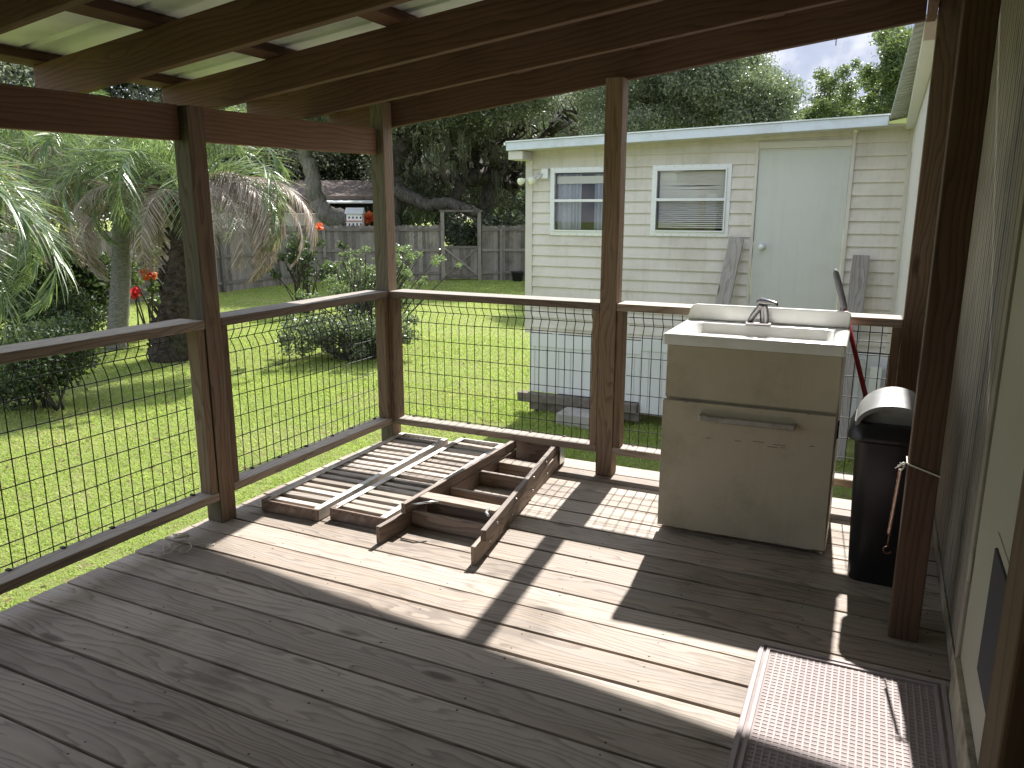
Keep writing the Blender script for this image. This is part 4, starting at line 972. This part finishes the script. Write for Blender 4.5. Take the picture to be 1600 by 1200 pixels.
t.add(vs, [(0, 1, 5, 4), (2, 3, 4, 5), (1, 2, 5), (3, 0, 4), (3, 2, 1, 0)]); t.build('roof', M_alu, bh); adopt(bh)
# tan shed seen low behind the palms, and a pale one behind the gate
q = at(340, 330, 31); t = MB(); t.frame((q.x, q.y, GZ), U, V_, (0, 0, 1), 4.5, 3, 2.2); s1 = t.build('tan_shed', M_tan); tag(s1, 'tan shed wall seen through the palm fronds beyond the fence', 'shed')
q = at(712, 330, 38); g2 = thing('round_roof_shed', (q.x, q.y, GZ), 'small pale shed with a rounded roof seen above the gate', 'shed')
t = MB(); n_ = 12; prof = [(1.35 * -math.cos(math.pi * i / n_), 1.9 + .45 * math.sin(math.pi * i / n_)) for i in range(n_ + 1)]
prof = [(-1.35, 0)] + prof + [(1.35, 0)]
t.prism([(a, b) for a, b in prof], 3.0, O=(q.x + .9, q.y + 3, GZ), X=tuple(U), Y=(0, 0, 1)); t.build('shed_body', M_conc, g2); adopt(g2)

# ------------------------------------------------------------------ vegetation helpers
def leaves(centers, radii, n, size, aspect=.5, squash=.8, flat=.0, shell=.55, tlo=.5, tvar=.25, jit=.35, wgt=None, clumps=True):
    """n leaf quads spread through clumps; returns V, F, tint"""
    C = np.array(centers, float); Rr = np.array(radii, float)
    p = (Rr ** 2.3 if wgt is None else np.array(wgt, float)); p = p / p.sum()
    idx = nr.choice(len(C), n, p=p)
    d = nr.normal(size=(n, 3)); d /= np.linalg.norm(d, axis=1)[:, None]
    rad = Rr[idx] * np.minimum(1.25, nr.random(n) ** shell * (1 + nr.normal(0, .12, n)))
    d2 = d.copy(); d2[:, 2] *= squash
    P = C[idx] + d2 * rad[:, None]
    if clumps:   # pull leaves towards random twig points so that gaps open up
        tw = P[nr.integers(0, n, max(8, n // 26))]; k = nr.integers(0, len(tw), n)
        near = tw[k]; far = np.linalg.norm(near - P, axis=1)
        # each leaf keeps its clump: use a nearby twig when one was drawn, else stay
        P = np.where((far < Rr[idx] * .9)[:, None], near + nr.normal(0, 1, (n, 3)) * (size * 2.0), P)
    a = nr.normal(size=(n, 3)); a /= np.linalg.norm(a, axis=1)[:, None]
    b = nr.normal(size=(n, 3)); b -= a * (a * b).sum(1)[:, None]; b /= np.linalg.norm(b, axis=1)[:, None]
    s = size * nr.uniform(.6, 1.4, n)[:, None]
    a *= s * .5; b *= s * .5 * aspect
    V = np.stack([P - a, P - b * 1.0, P + a, P + b], 1).reshape(-1, 3)
    t = np.clip(nr.normal(tlo, tvar, n), 0, 1)
    return V, np.arange(4 * n).reshape(-1, 4), np.repeat(t, 4)
def cloud(name, mat, parent=None, **k):
    V, F_, t = leaves(**k); return npmesh(name, V, F_, t, mat, parent)
def limb(t, pts, r0, r1, seg=9, sub=5, wob=.25, mi=0):
    """crooked limb through the given points"""
    P = [Vector(p) for p in pts]; out = []; n_ = len(P)
    for i in range(n_ - 1):
        p0 = P[max(i - 1, 0)]; p1 = P[i]; p2 = P[i + 1]; p3 = P[min(i + 2, n_ - 1)]
        for k_ in range(sub):
            s_ = k_ / sub; out.append(.5 * ((2 * p1) + (p2 - p0) * s_ + (2 * p0 - 5 * p1 + 4 * p2 - p3) * s_ ** 2 + (3 * p1 - p0 - 3 * p2 + p3) * s_ ** 3))
    out.append(P[-1]); m_ = len(out)
    rad = [r0 + (r1 - r0) * i / (m_ - 1) for i in range(m_)]
    out = [q + Vector((rng.gauss(0, 1), rng.gauss(0, 1), rng.gauss(0, 1))) * min(rad[i], .2) * wob for i, q in enumerate(out)]
    rad = [r * (rng.uniform(.88, 1.14) if r < .15 else rng.uniform(.96, 1.05)) for r in rad]
    t.tube(out, rad, seg, mi=mi)
    return out
def pxl(pts, dist): return [at(u, v, dist + (e[0] if e else 0)) for (u, v, *e) in pts]

# ------------------------------------------------------------------ big live oak behind the gate (twisting limbs)
def oak_gate():
    b = at(765, 350, 31); base = Vector((b.x, b.y, GZ))
    o = thing('live_oak', base, 'old live oak with dark twisting limbs and hanging moss behind the garden gate', 'tree', 'live oaks beyond the fence')
    t = MB(); D = 31
    # limbs written as the photo shows them, each at its own distance
    limb(t, [base - Vector((0, 0, .3))] + pxl([(764, 345), (762, 315), (766, 290), (768, 270)], D), .36, .26, 12)
    L1 = [(768, 278), (745, 275, -.5), (722, 288, -1), (712, 315, -1.2), (712, 330, -1)]
    limbs = [([(768, 280), (745, 276, -.5), (722, 287, -1), (713, 305, -1.2), (712, 328, -1)], .30, .16),
             ([(768, 276), (790, 283, .5), (812, 275, 1), (832, 252, 1.5), (850, 235, 2)], .30, .16),
             ([(795, 285), (815, 300, .5), (835, 322, 1), (850, 345, 1.5)], .24, .14),
             ([(766, 276), (752, 262, .5), (744, 240, 1), (743, 218, .5), (752, 200), (748, 175)], .22, .12),
             ([(768, 270), (775, 252, -1), (768, 232, -1.5), (762, 212, -1), (770, 190), (776, 160)], .24, .10),
             ([(772, 270), (790, 255, 1), (806, 236, 1.5), (802, 212, 2), (815, 190, 2)], .2, .1),
             ([(745, 275), (735, 262, 1), (722, 255, 1), (710, 240, 1.5)], .12, .07),
             ([(790, 270), (815, 250), (835, 225), (860, 200)], .14, .08),
             ([(743, 230), (728, 215, 1), (722, 195, 1.5), (705, 185, 1.5)], .12, .06),
             ([(775, 190), (795, 170), (820, 150)], .12, .06), ([(750, 200), (730, 180), (715, 150)], .12, .06)]
    for P, r0, r1 in limbs: limb(t, pxl(P, D), r0, r1, 9, wob=.35)
    ends = [(712, 240), (860, 200), (705, 185), (820, 150), (715, 150), (850, 235)]
    for i in range(46):      # smaller crooked branches
        u, v = rng.uniform(690, 900), rng.uniform(150, 290); P = [(u, v, rng.uniform(-2, 2))]
        for k_ in range(4): u += rng.uniform(-22, 22); v += rng.uniform(-26, 14); P.append((u, v, rng.uniform(-2, 2)))
        limb(t, pxl(P, D), rng.uniform(.05, .11), .025, 5, sub=3)
    t.build('trunk', M_bark, o)
    cs, rs = [], []
    for i in range(60):
        u, v = rng.uniform(620, 1000), rng.uniform(0, 165); cs.append(at(u, v, D + rng.uniform(-4, 5))); rs.append(rng.uniform(.8, 1.8))
    for i in range(16):
        u, v = rng.uniform(660, 900), rng.uniform(190, 260); cs.append(at(u, v, D + rng.uniform(2, 5))); rs.append(rng.uniform(.3, .6))
    cloud('crown', M_oak, o, centers=cs, radii=rs, n=170000, size=.095, tlo=.52, tvar=.28)
    moss(o, [at(rng.uniform(660, 860), rng.uniform(180, 270), D + rng.uniform(-2, 2)) for i in range(34)])
    adopt(o)
def moss(parent, pts):
    V, F_, T = [], [], []
    for p in pts:
        L0 = rng.uniform(.3, 1.1)
        for s_ in range(14):
            q = Vector(p) + Vector((rng.gauss(0, .10), rng.gauss(0, .10), rng.uniform(-.1, .1))); n_ = 5; ll = L0 * rng.uniform(.5, 1); w = .014; a = rng.uniform(0, 6.28); dx, dy = math.cos(a) * w, math.sin(a) * w; k_ = len(V)
            for i in range(n_ + 1):
                f_ = i / n_; ww = 1 - f_ * .7; q2 = q + Vector((rng.gauss(0, .02), rng.gauss(0, .02), -ll * f_)); V += [(q2.x - dx * ww, q2.y - dy * ww, q2.z), (q2.x + dx * ww, q2.y + dy * ww, q2.z)]
            for i in range(n_): F_.append((k_ + 2 * i, k_ + 2 * i + 1, k_ + 2 * i + 3, k_ + 2 * i + 2))
            T += [rng.random()] * (2 * (n_ + 1))
    npmesh('spanish_moss', np.array(V), np.array(F_), np.array(T), M_moss, parent)['kind'] = 'stuff'
oak_gate()

def oak_corner():
    D = 29; b = at(618, 380, D); base = Vector((b.x, b.y, GZ))
    o = thing('live_oak', base, 'live oak with a massive dark leaning trunk just right of the corner post', 'tree', 'live oaks beyond the fence')
    t = MB()
    limb(t, [base - Vector((0, 0, .3))] + pxl([(612, 350), (618, 310), (612, 270), (625, 235), (648, 205), (668, 175), (672, 120)], D), .40, .22, 12, wob=.2)
    limb(t, pxl([(615, 290), (640, 310, -1), (670, 320, -1.5), (700, 318, -2), (725, 326, -2), (745, 335, -2.5)], D), .26, .16, 12, wob=.2)
    limb(t, pxl([(618, 300), (600, 270, .5), (588, 220, 1), (570, 170, 1)], D), .26, .16)
    limb(t, pxl([(645, 215), (655, 240, 1), (640, 265, 1), (655, 285, 1.5)], D), .10, .06); limb(t, pxl([(668, 180), (690, 200, -1), (700, 230, -1), (690, 262, -1), (700, 290, -.5)], D), .15, .08)
    for i in range(26):
        u, v = rng.uniform(600, 720), rng.uniform(150, 280); P = [(u, v, rng.uniform(-2, 2))]
        for k_ in range(4): u += rng.uniform(-22, 22); v += rng.uniform(-24, 14); P.append((u, v, rng.uniform(-2, 2)))
        limb(t, pxl(P, D), rng.uniform(.035, .08), .02, 5, sub=3)
    t.build('trunk', M_bark, o)
    cs, rs = [], []
    for i in range(60): cs.append(at(rng.uniform(520, 780), rng.uniform(-10, 175), D + rng.uniform(-3, 4))); rs.append(rng.uniform(.6, 1.4))
    for i in range(16): cs.append(at(rng.uniform(610, 740), rng.uniform(180, 250), D + rng.uniform(0, 3))); rs.append(rng.uniform(.3, .6))
    cloud('crown', M_oak, o, centers=cs, radii=rs, n=150000, size=.085, tlo=.46, tvar=.28)
    moss(o, [at(rng.uniform(640, 730), rng.uniform(190, 250), D + rng.uniform(-1.5, 1.5)) for i in range(20)]); adopt(o)
oak_corner()

def oak_left():
    D = 30; b = at(535, 380, D); base = Vector((b.x, b.y, GZ))
    o = thing('live_oak', base, 'live oak with a forked grey trunk in front of the brown neighbour house', 'tree', 'live oaks beyond the fence')
    t = MB()
    limb(t, [base + Vector((.9, 0, -.2))] + pxl([(548, 352), (518, 340), (500, 325), (491, 300), (487, 270), (478, 243), (464, 215), (448, 170)], D), .42, .17, 12, wob=.14)
    limb(t, pxl([(487, 260), (482, 240, .5), (490, 215, 1), (500, 170, 1)], D), .2, .12, wob=.15)
    t.build('trunk', M_barkl, o)
    cs, rs = [], []
    for i in range(36): cs.append(at(rng.uniform(380, 600), rng.uniform(60, 215), D + rng.uniform(-3, 4))); rs.append(rng.uniform(.6, 1.3))
    cloud('crown', M_oak, o, centers=cs, radii=rs, n=90000, size=.085, tlo=.55, tvar=.28); adopt(o)
oak_left()

def crown_tree(name, label, D, base_uv, trunk, blobs, n, size, mat, nb_=40, rad=(.5, 1.3), group='trees beyond the fence', dj=3, tlo=.5, tr=(.3, .08)):
    b = at(base_uv[0], base_uv[1], D); base = Vector((b.x, b.y, GZ))
    o = thing(name, base, label, 'tree', group); t = MB()
    P = pxl(trunk, D); limb(t, [base - Vector((0, 0, .3))] + P, tr[0], tr[1], 9, wob=.12)
    cs, rs = [], []
    for (u0, v0, u1, v1, w) in blobs:
        for i in range(int(nb_ * w)):
            u, v = rng.uniform(u0, u1), rng.uniform(v0, v1); c = at(u, v, D + rng.uniform(-dj, dj)); cs.append(c); rs.append(rng.uniform(*rad))
            if i % 2 == 0:
                s_ = P[rng.randrange(max(1, len(P) - 3), len(P))]; limb(t, [s_, s_.lerp(c, .5) + Vector((0, 0, -.3)), c], tr[1] * .7, .015, 5, sub=3)
    t.build('trunk', M_bark, o)
    cloud('crown', mat, o, centers=cs, radii=rs, n=n, size=size, tlo=tlo); adopt(o); return o
crown_tree('live_oak', 'broad grey-green live oak crown rising behind the cream building roof', 24, (1060, 330), [(1060, 260), (1070, 200), (1080, 150)],
           [(940, 90, 1120, 215, 1.1), (1100, 118, 1205, 215, .9), (1180, 140, 1232, 215, .3), (900, 60, 1090, 130, .6), (1110, 70, 1180, 120, .3)], 300000, .072, M_oak, 60, (.4, .8), 'live oaks beyond the fence', 3, .62)
crown_tree('slender_tree', 'thin loose-crowned tree against the bright cloud, right of the broad oak', 34, (1290, 330), [(1290, 260), (1292, 185), (1295, 160), (1298, 140)],
           [(1265, 165, 1345, 205, .7), (1275, 115, 1300, 165, .2), (1305, 100, 1340, 165, .25), (1235, 178, 1290, 205, .5)], 30000, .10, M_oak2, 44, (.22, .5), 'trees beyond the fence', 2.5, .45, (.11, .03))
crown_tree('leafy_tree', 'taller yellow-green tree beside the ribbed house eave', 27, (1410, 330), [(1410, 250), (1408, 180), (1405, 110), (1402, 60)],
           [(1382, 72, 1440, 130, .7), (1352, 140, 1440, 210, 1.0), (1390, 56, 1440, 80, .25), (1356, 112, 1385, 140, .12)], 50000, .10, M_oak2, 44, (.22, .5), 'trees beyond the fence', 2.5, .6)

# dense far woods closing every gap above the fence
def woods():
    cs, rs = [], []
    for i in range(420):
        u = rng.uniform(-500, 1330); top = 130 if u < 600 else (150 if u < 1000 else (175 if u < 1180 else 225))
        v = rng.uniform(top - 120 if u < 380 else top + 15, 345); D = rng.uniform(42, 56); cs.append(at(u, v, D)); rs.append(rng.uniform(1.2, 2.8))
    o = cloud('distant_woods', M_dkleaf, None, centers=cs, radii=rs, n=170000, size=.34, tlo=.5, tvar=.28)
    tag(o, 'dark distant woods closing the view beyond the neighbour gardens', 'woods', kind='stuff')
    cs, rs = [], []
    for i in range(200):
        u = rng.uniform(-300, 600); v = rng.uniform(30, 330); D = rng.uniform(38, 44)
        if 395 < u < 600 and v > 255: continue
        cs.append(at(u, v, D)); rs.append(rng.uniform(.8, 1.8))
    for i in range(60): cs.append(at(rng.uniform(370, 610), rng.uniform(185, 300), rng.uniform(43, 46))); rs.append(rng.uniform(.9, 1.5))
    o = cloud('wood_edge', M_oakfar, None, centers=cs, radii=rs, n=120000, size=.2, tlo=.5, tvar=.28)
    tag(o, 'dense mid green wood edge behind the palms', 'woods', kind='stuff')
    cs, rs = [], []
    for i in range(120):
        u = rng.uniform(600, 1000); v = rng.uniform(120, 345); D = rng.uniform(36, 41); cs.append(at(u, v, D)); rs.append(rng.uniform(.7, 1.5))
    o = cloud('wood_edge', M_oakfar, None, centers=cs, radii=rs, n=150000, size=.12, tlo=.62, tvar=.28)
    tag(o, 'shaded wood edge behind the twisting oak limbs', 'woods', kind='stuff')
woods()

# ------------------------------------------------------------------ shrubs, flowers, strap plants
def shrub(name, label, cs, rs, n, size, mat, group=None, stems=6, base=None, flowers=None, aspect=.55, cat='shrub'):
    b = Vector(base) if base else Vector((sum(c[0] for c in cs) / len(cs), sum(c[1] for c in cs) / len(cs), GZ))
    o = thing(name, b, label, cat, group)
    t = MB()
    for i in range(stems):
        c = Vector(rng.choice(cs)); q = b + Vector((rng.gauss(0, .12), rng.gauss(0, .12), 0)); limb(t, [q, q.lerp(c, .5) + Vector((rng.gauss(0, .06), rng.gauss(0, .06), .1)), c], .018, .006, 5, sub=3)
    t.build('stems', M_bark, o)
    cloud('foliage', mat, o, centers=cs, radii=rs, n=n, size=size, aspect=aspect)
    for (p, r_, m_) in (flowers or []):
        V, F_, tt = leaves([p], [r_], 46, r_ * .75, .8, .8, clumps=False); npmesh('flower', V, F_, tt, m_, o)
    return adopt(o)
def blob(D, spec, k=1.0):
    cs, rs = [], []
    for (u, v, r_) in spec: cs.append(at(u, v, D + rng.uniform(-.5, .5) * k)); rs.append(r_)
    return cs, rs
cs, rs = blob(13.0, [(545, 465, .32), (520, 440, .22), (560, 440, .3), (585, 455, .35), (600, 430, .3), (540, 430, .22), (550, 410, .14), (615, 450, .35), (635, 430, .16), (640, 400, .12), (655, 440, .1), (632, 388, .1), (575, 425, .2), (665, 432, .07), (530, 455, .25), (620, 475, .35), (570, 480, .4), (600, 420, .2), (470, 460, .14), (490, 470, .2)])
for i in range(70):
    u_, v_ = rng.gauss(590, 42), rng.uniform(385, 480); cs.append(at(u_, v_, 13 + rng.uniform(-.4, .4))); rs.append(rng.uniform(.05, .12))
rs = [r_ * .8 for r_ in rs]
shrub('shrub', 'pale silvery-leaved shrub in the lawn, left of and behind the corner post', cs, rs, 14000, .042, M_shrub, stems=60, base=at(575, 560, 12.6).to_tuple()[:2] + (GZ,))
cs, rs = blob(12.4, [(470, 520, .3), (500, 510, .35), (530, 505, .35), (560, 510, .38), (590, 515, .4), (480, 545, .25), (520, 545, .3), (560, 545, .3), (620, 520, .35), (450, 530, .18), (640, 500, .25), (545, 490, .3)])
rs = [r_ * .7 for r_ in rs]
for i in range(60): cs.append(at(rng.uniform(440, 650), rng.gauss(522, 16), 12.4 + rng.uniform(-.5, .5))); rs.append(rng.uniform(.08, .2))
shrub('low_shrub', 'dark low spreading shrub in the lawn under the pale shrub', cs, rs, 9000, .05, M_oak, stems=40)
cs, rs = [], []
for i in range(34): cs.append(at(rng.gauss(470, 22), rng.uniform(372, 440), 18.6 + rng.uniform(-.5, .5))); rs.append(rng.uniform(.08, .22))
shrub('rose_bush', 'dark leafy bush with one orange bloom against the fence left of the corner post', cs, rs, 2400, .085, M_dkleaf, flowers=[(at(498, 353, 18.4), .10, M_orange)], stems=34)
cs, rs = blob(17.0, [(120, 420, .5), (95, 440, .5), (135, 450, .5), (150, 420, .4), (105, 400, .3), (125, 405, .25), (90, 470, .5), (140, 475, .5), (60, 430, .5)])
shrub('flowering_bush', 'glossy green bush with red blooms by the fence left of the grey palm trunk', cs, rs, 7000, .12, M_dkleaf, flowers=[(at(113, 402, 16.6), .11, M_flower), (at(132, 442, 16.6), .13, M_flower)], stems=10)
cs, rs = blob(15.6, [(212, 440, .14), (198, 425, .18), (205, 415, .15), (236, 430, .14), (243, 450, .16), (240, 470, .14), (232, 410, .16), (236, 395, .14)])
shrub('flowering_vine', 'sparse climber with red blooms against the fence between the two palm trunks', cs, rs, 1500, .07, M_oak2, flowers=[(at(209, 458, 15.4), .13, M_flower), (at(231, 427, 15.4), .12, M_orange), (at(240, 430, 15.4), .08, M_orange)], stems=8)
# growth behind the fence: strap plants and bushes
def straps(label, cs, n, ll, mat, w=.035, group='strap-leaved plants behind the fence'):
    b = cs[0]; o = thing('strap_plant', (b.x, b.y, GZ), label, 'plant', group); V, F_, T = [], [], []
    for i in range(n):
        c = rng.choice(cs); q = c + Vector((rng.gauss(0, .18), rng.gauss(0, .18), rng.gauss(0, .08))); a = rng.uniform(0, 6.28); L0 = ll * rng.uniform(.6, 1.2); dx, dy = math.cos(a), math.sin(a); px_, py_ = -dy * w / 2, dx * w / 2; k_ = len(V); bend = rng.uniform(.6, 1.6); n_ = 6
        for j in range(n_ + 1):
            f_ = j / n_; an = R(80) - bend * f_ * 1.6
            if j == 0: x, z = 0, 0
            else: x += math.cos(an) * L0 / n_; z += math.sin(an) * L0 / n_
            ww = math.sin(math.pi * (f_ * .85 + .12)); V += [(q.x + dx * x - px_ * ww, q.y + dy * x - py_ * ww, q.z + z), (q.x + dx * x + px_ * ww, q.y + dy * x + py_ * ww, q.z + z)]
        for j in range(n_): F_.append((k_ + 2 * j, k_ + 2 * j + 1, k_ + 2 * j + 3, k_ + 2 * j + 2))
        T += [rng.random()] * (2 * (n_ + 1))
    npmesh('leaves', np.array(V), np.array(F_), np.array(T), mat, o); adopt(o)
straps('clump of long strap leaves above the fence left of the gate', [at(u, v, 29.0) for u, v in ((640, 345), (660, 342), (680, 348), (625, 350), (672, 335), (650, 352))], 260, 1.0, M_shrub)
straps('bright strap-leaved clump above the fence right of the gate', [at(u, v, 29.5) for u, v in ((780, 350), (795, 345), (810, 352), (790, 340))], 200, .8, M_oak2)
cs, rs = blob(29.0, [(u, v, .45) for u, v in ((700, 360), (720, 355), (740, 365), (715, 375), (735, 380), (755, 355), (690, 345), (770, 350), (800, 345), (825, 340))])
shrub('dark_bush', 'dark bush seen through the open top of the gate', cs, rs, 9000, .12, M_oak, stems=6)
cs, rs = blob(29.5, [(u, rng.uniform(300, 345), .5) for u in range(815, 940, 12)])
shrub('dark_bush', 'dark bush between the gate and the cream building', cs, rs, 6000, .12, M_oak, stems=6)
cs, rs = blob(29.5, [(u, rng.uniform(338, 352), .28) for u in range(560, 640, 10)])
shrub('red_leaf_bush', 'bush with orange-red leaves beside the birdhouse', cs, rs, 2600, .10, M_dkleaf, flowers=[(at(576, 340, 28.5), .24, M_orange), (at(590, 348, 28.5), .15, M_flower), (at(565, 350, 28.5), .14, M_orange)], stems=4)

# ------------------------------------------------------------------ palms
def frond_mesh(name, Lf, droop, dry, seed, ll=.42, nl=46):
    """recurved feather frond along +x, drooping to -z; leaflets in a V either side"""
    q = random.Random(seed); V, F_, T, MI = [], [], [], []
    n_ = 26; P = [Vector((0, 0, 0))]; ang = R(q.uniform(50, 62)); dirs = []
    for i in range(n_):
        ang -= droop / n_ * (0.5 + 1.4 * i / n_); dv = Vector((math.cos(ang), q.gauss(0, .01), math.sin(ang))); dirs.append(dv); P.append(P[-1] + dv * Lf / n_)
    dirs.append(dirs[-1])
    def strip(pts, ws, side, t):
        k_ = len(V)
        for p, w in zip(pts, ws): V.append(tuple(p - side * w)); V.append(tuple(p + side * w)); T.extend([t, t])
        for i in range(len(pts) - 1): F_.append((k_ + 2 * i, k_ + 2 * i + 1, k_ + 2 * i + 3, k_ + 2 * i + 2))
    strip(P, [.022 * (1 - i / n_ * .85) for i in range(n_ + 1)], Vector((0, 1, 0)), .75)
    strip(P, [.016 * (1 - i / n_ * .85) for i in range(n_ + 1)], Vector((.3, 0, 1)).normalized(), .75)
    for s in (-1, 1):
        for i in range(nl):
            f_ = .16 + .83 * i / nl; x = f_ * n_; k_ = int(x); p = P[k_].lerp(P[min(k_ + 1, n_)], x - k_); D = dirs[k_]
            upv = D.cross(Vector((0, 1, 0))).normalized() * -1
            if upv.z < 0 and abs(D.z) < .8: upv = -upv
            L0 = ll * math.sin(math.pi * min(1, f_ * .8 + .2)) ** .5 * q.uniform(.8, 1.1); 
            base = (D * .75 + Vector((0, s, 0)) * q.uniform(.5, .8) + upv * q.uniform(.05, .55) * (0 if dry else 1)).normalized()
            pts = [p]; dd = base.copy(); sg = 5; grav = q.uniform(.02, .12) * (3.2 if dry else 1)
            for j in range(sg): dd = (dd + Vector((0, 0, -grav * (.4 + .4 * j)))).normalized(); pts.append(pts[-1] + dd * L0 / sg)
            sd_ = base.cross(Vector((0, 0, 1))); sd_ = sd_.normalized() if sd_.length > .05 else Vector((1, 0, 0)); sd_ = (sd_ + Vector((q.uniform(-.5, .5), q.uniform(-.5, .5), q.uniform(-.5, .5)))).normalized()
            strip(pts, [.005, .0075, .007, .0055, .004, .001], sd_, min(1, max(0, q.gauss(.5, .24))))
    return np.array(V), np.array(F_), np.array(T)
FM = {}
def frond_data(kind, v):
    key = (kind, v)
    if key not in FM:
        Lf, dr_, dry, mat, ll = {'green': (2.1, 1.9, False, M_frond, .56), 'arch': (2.3, 2.5, False, M_frond, .58), 'dry': (2.2, 2.15, True, M_dryf, .46), 'long': (2.5, 2.1, False, M_frond, .55)}[kind]
        V, F_, T = frond_mesh('frond', Lf, dr_ * (1 + .1 * v), dry, 100 + v + hash(kind) % 1 + len(kind) * 10, ll, 60)
        o = npmesh('frond', V, F_, T, mat); FM[key] = o.data; bpy.data.objects.remove(o)
    return FM[key]
def palm(base, crown, r0, r1, label, trunkmat, spec, scale=1.0, boots=False, extra=[]):
    base, crown = Vector(base), Vector(crown)
    o = thing('pindo_palm', base, label, 'palm', 'pindo palms left of the porch')
    t = MB(); n_ = 30; pts, rad = [], []
    for i in range(n_ + 1):
        f_ = i / n_; pts.append(base.lerp(crown, f_) + Vector((.06 * math.sin(f_ * 3), 0, -.1 if i == 0 else 0))); rad.append((r0 + (r1 - r0) * f_) * (1 + (.12 if i % 2 else -.03) * (1 if boots else .25)))
    t.tube(pts, rad, 16)
    if boots:
        A = (crown - base).normalized()
        for i in range(150):
            f_ = rng.random(); a = rng.uniform(0, 6.28); c = base.lerp(crown, f_); r_ = r0 + (r1 - r0) * f_; out = Vector((math.cos(a), math.sin(a), 0)); p = c + out * r_ * .9
            t.beam(p, p + out * .07 + Vector((0, 0, .12)), .07, .02, up=out)
    t.build('trunk', trunkmat, o)
    for i, (az, tilt, kind, s) in enumerate(spec + extra):
        f = bpy.data.objects.new('frond', frond_data(kind, i % 3)); COL.objects.link(f); f.parent = o
        f.location = crown - Vector(base) + Vector((math.cos(az) * .08, math.sin(az) * .08, rng.uniform(-.12, .1)))
        f.rotation_euler = (rng.uniform(-.15, .15), -tilt, az); f.scale = (s * scale,) * 3
    # trunk was written in world coordinates
    for c in o.children:
        if c.name.startswith('trunk'): c.matrix_parent_inverse = Matrix.Translation(-base)
    return o
def spec(n, dryn, lo=-.5, hi=.45):
    out = []
    for i in range(n):
        az = i * 2.39996 + rng.uniform(-.25, .25); tl = lo + (hi - lo) * (1 - i / n); out.append((az, tl, 'green' if tl > .12 else 'arch', rng.uniform(.8, 1.1)))
    for i in range(dryn): out.append((i * 2.39996 * 1.3 + rng.uniform(-.3, .3), rng.uniform(-.75, -.25), 'dry', rng.uniform(.75, 1.05)))
    return out
b1 = at(268, 563, 13.3); b1.z = GZ; c1 = at(292, 300, 13.2)
palm(b1, c1, .33, .13, 'pindo palm with a dark boot-covered trunk and straw-coloured drooping fronds, behind the left post', M_palmd, spec(24, 12), 1.12, True, [(R(a), t_, 'dry', s_) for a, t_, s_ in ((20, -.35, 1.1), (38, -.5, 1.05), (5, -.6, 1.0), (52, -.3, 1.0), (28, -.75, .95), (-15, -.5, 1), (195, -.45, 1.05), (215, -.6, 1), (178, -.7, .95), (235, -.4, .9), (290, -.6, .9))])
b2 = at(183, 560, 14.8); b2.z = GZ; c2 = at(190, 300, 14.8)
palm(b2, c2, .17, .14, 'pindo palm with a smooth grey trunk left of the dark-trunked palm', M_palmg, spec(24, 10), 1.15, False, [(R(a), t_, 'dry', s_) for a, t_, s_ in ((15, -.6, 1.0), (200, -.4, 1.0), (225, -.55, 1), (270, -.5, 1), (300, -.65, 1), (330, -.7, .9), (180, -.7, 1))])
b3 = at(-240, 700, 7.6); b3.z = GZ; c3 = at(-262, 290, 7.6)
palm(b3, c3, .25, .2, 'nearest pindo palm whose bright arching fronds enter at the left edge', M_palmd, spec(34, 6, -.75, .3), .72, False, [(R(a), t_, k_, s_) for a, t_, k_, s_ in ((30, -.3, 'arch', 1.25), (10, -.5, 'arch', 1.2), (45, -.6, 'arch', 1.3), (60, -.4, 'arch', 1.2), (25, -.8, 'arch', 1.25), (-5, -.7, 'arch', 1.2), (38, -.95, 'arch', 1.3), (15, -1.0, 'arch', 1.2))])
b4 = at(60, 560, 16.5); b4.z = GZ; c4 = at(50, 260, 16.5)
palm(b4, c4, .25, .2, 'farther pindo palm high on the left, under the header beam', M_palmg, spec(24, 8), 1.1)
# dark grassy growth under the near palm
cs = [at(u, v, 9.2 + rng.uniform(-.5, .8)) for u, v in ((10, 640), (35, 635), (60, 620), (85, 605), (20, 600), (100, 590), (-20, 640))]
for c in cs: c.z = GZ
cs, rs = blob(10.5, [(50, 590, .4), (80, 570, .4), (100, 560, .35), (30, 560, .5), (120, 555, .3), (10, 610, .35), (90, 530, .35), (110, 520, .3), (60, 540, .4)])
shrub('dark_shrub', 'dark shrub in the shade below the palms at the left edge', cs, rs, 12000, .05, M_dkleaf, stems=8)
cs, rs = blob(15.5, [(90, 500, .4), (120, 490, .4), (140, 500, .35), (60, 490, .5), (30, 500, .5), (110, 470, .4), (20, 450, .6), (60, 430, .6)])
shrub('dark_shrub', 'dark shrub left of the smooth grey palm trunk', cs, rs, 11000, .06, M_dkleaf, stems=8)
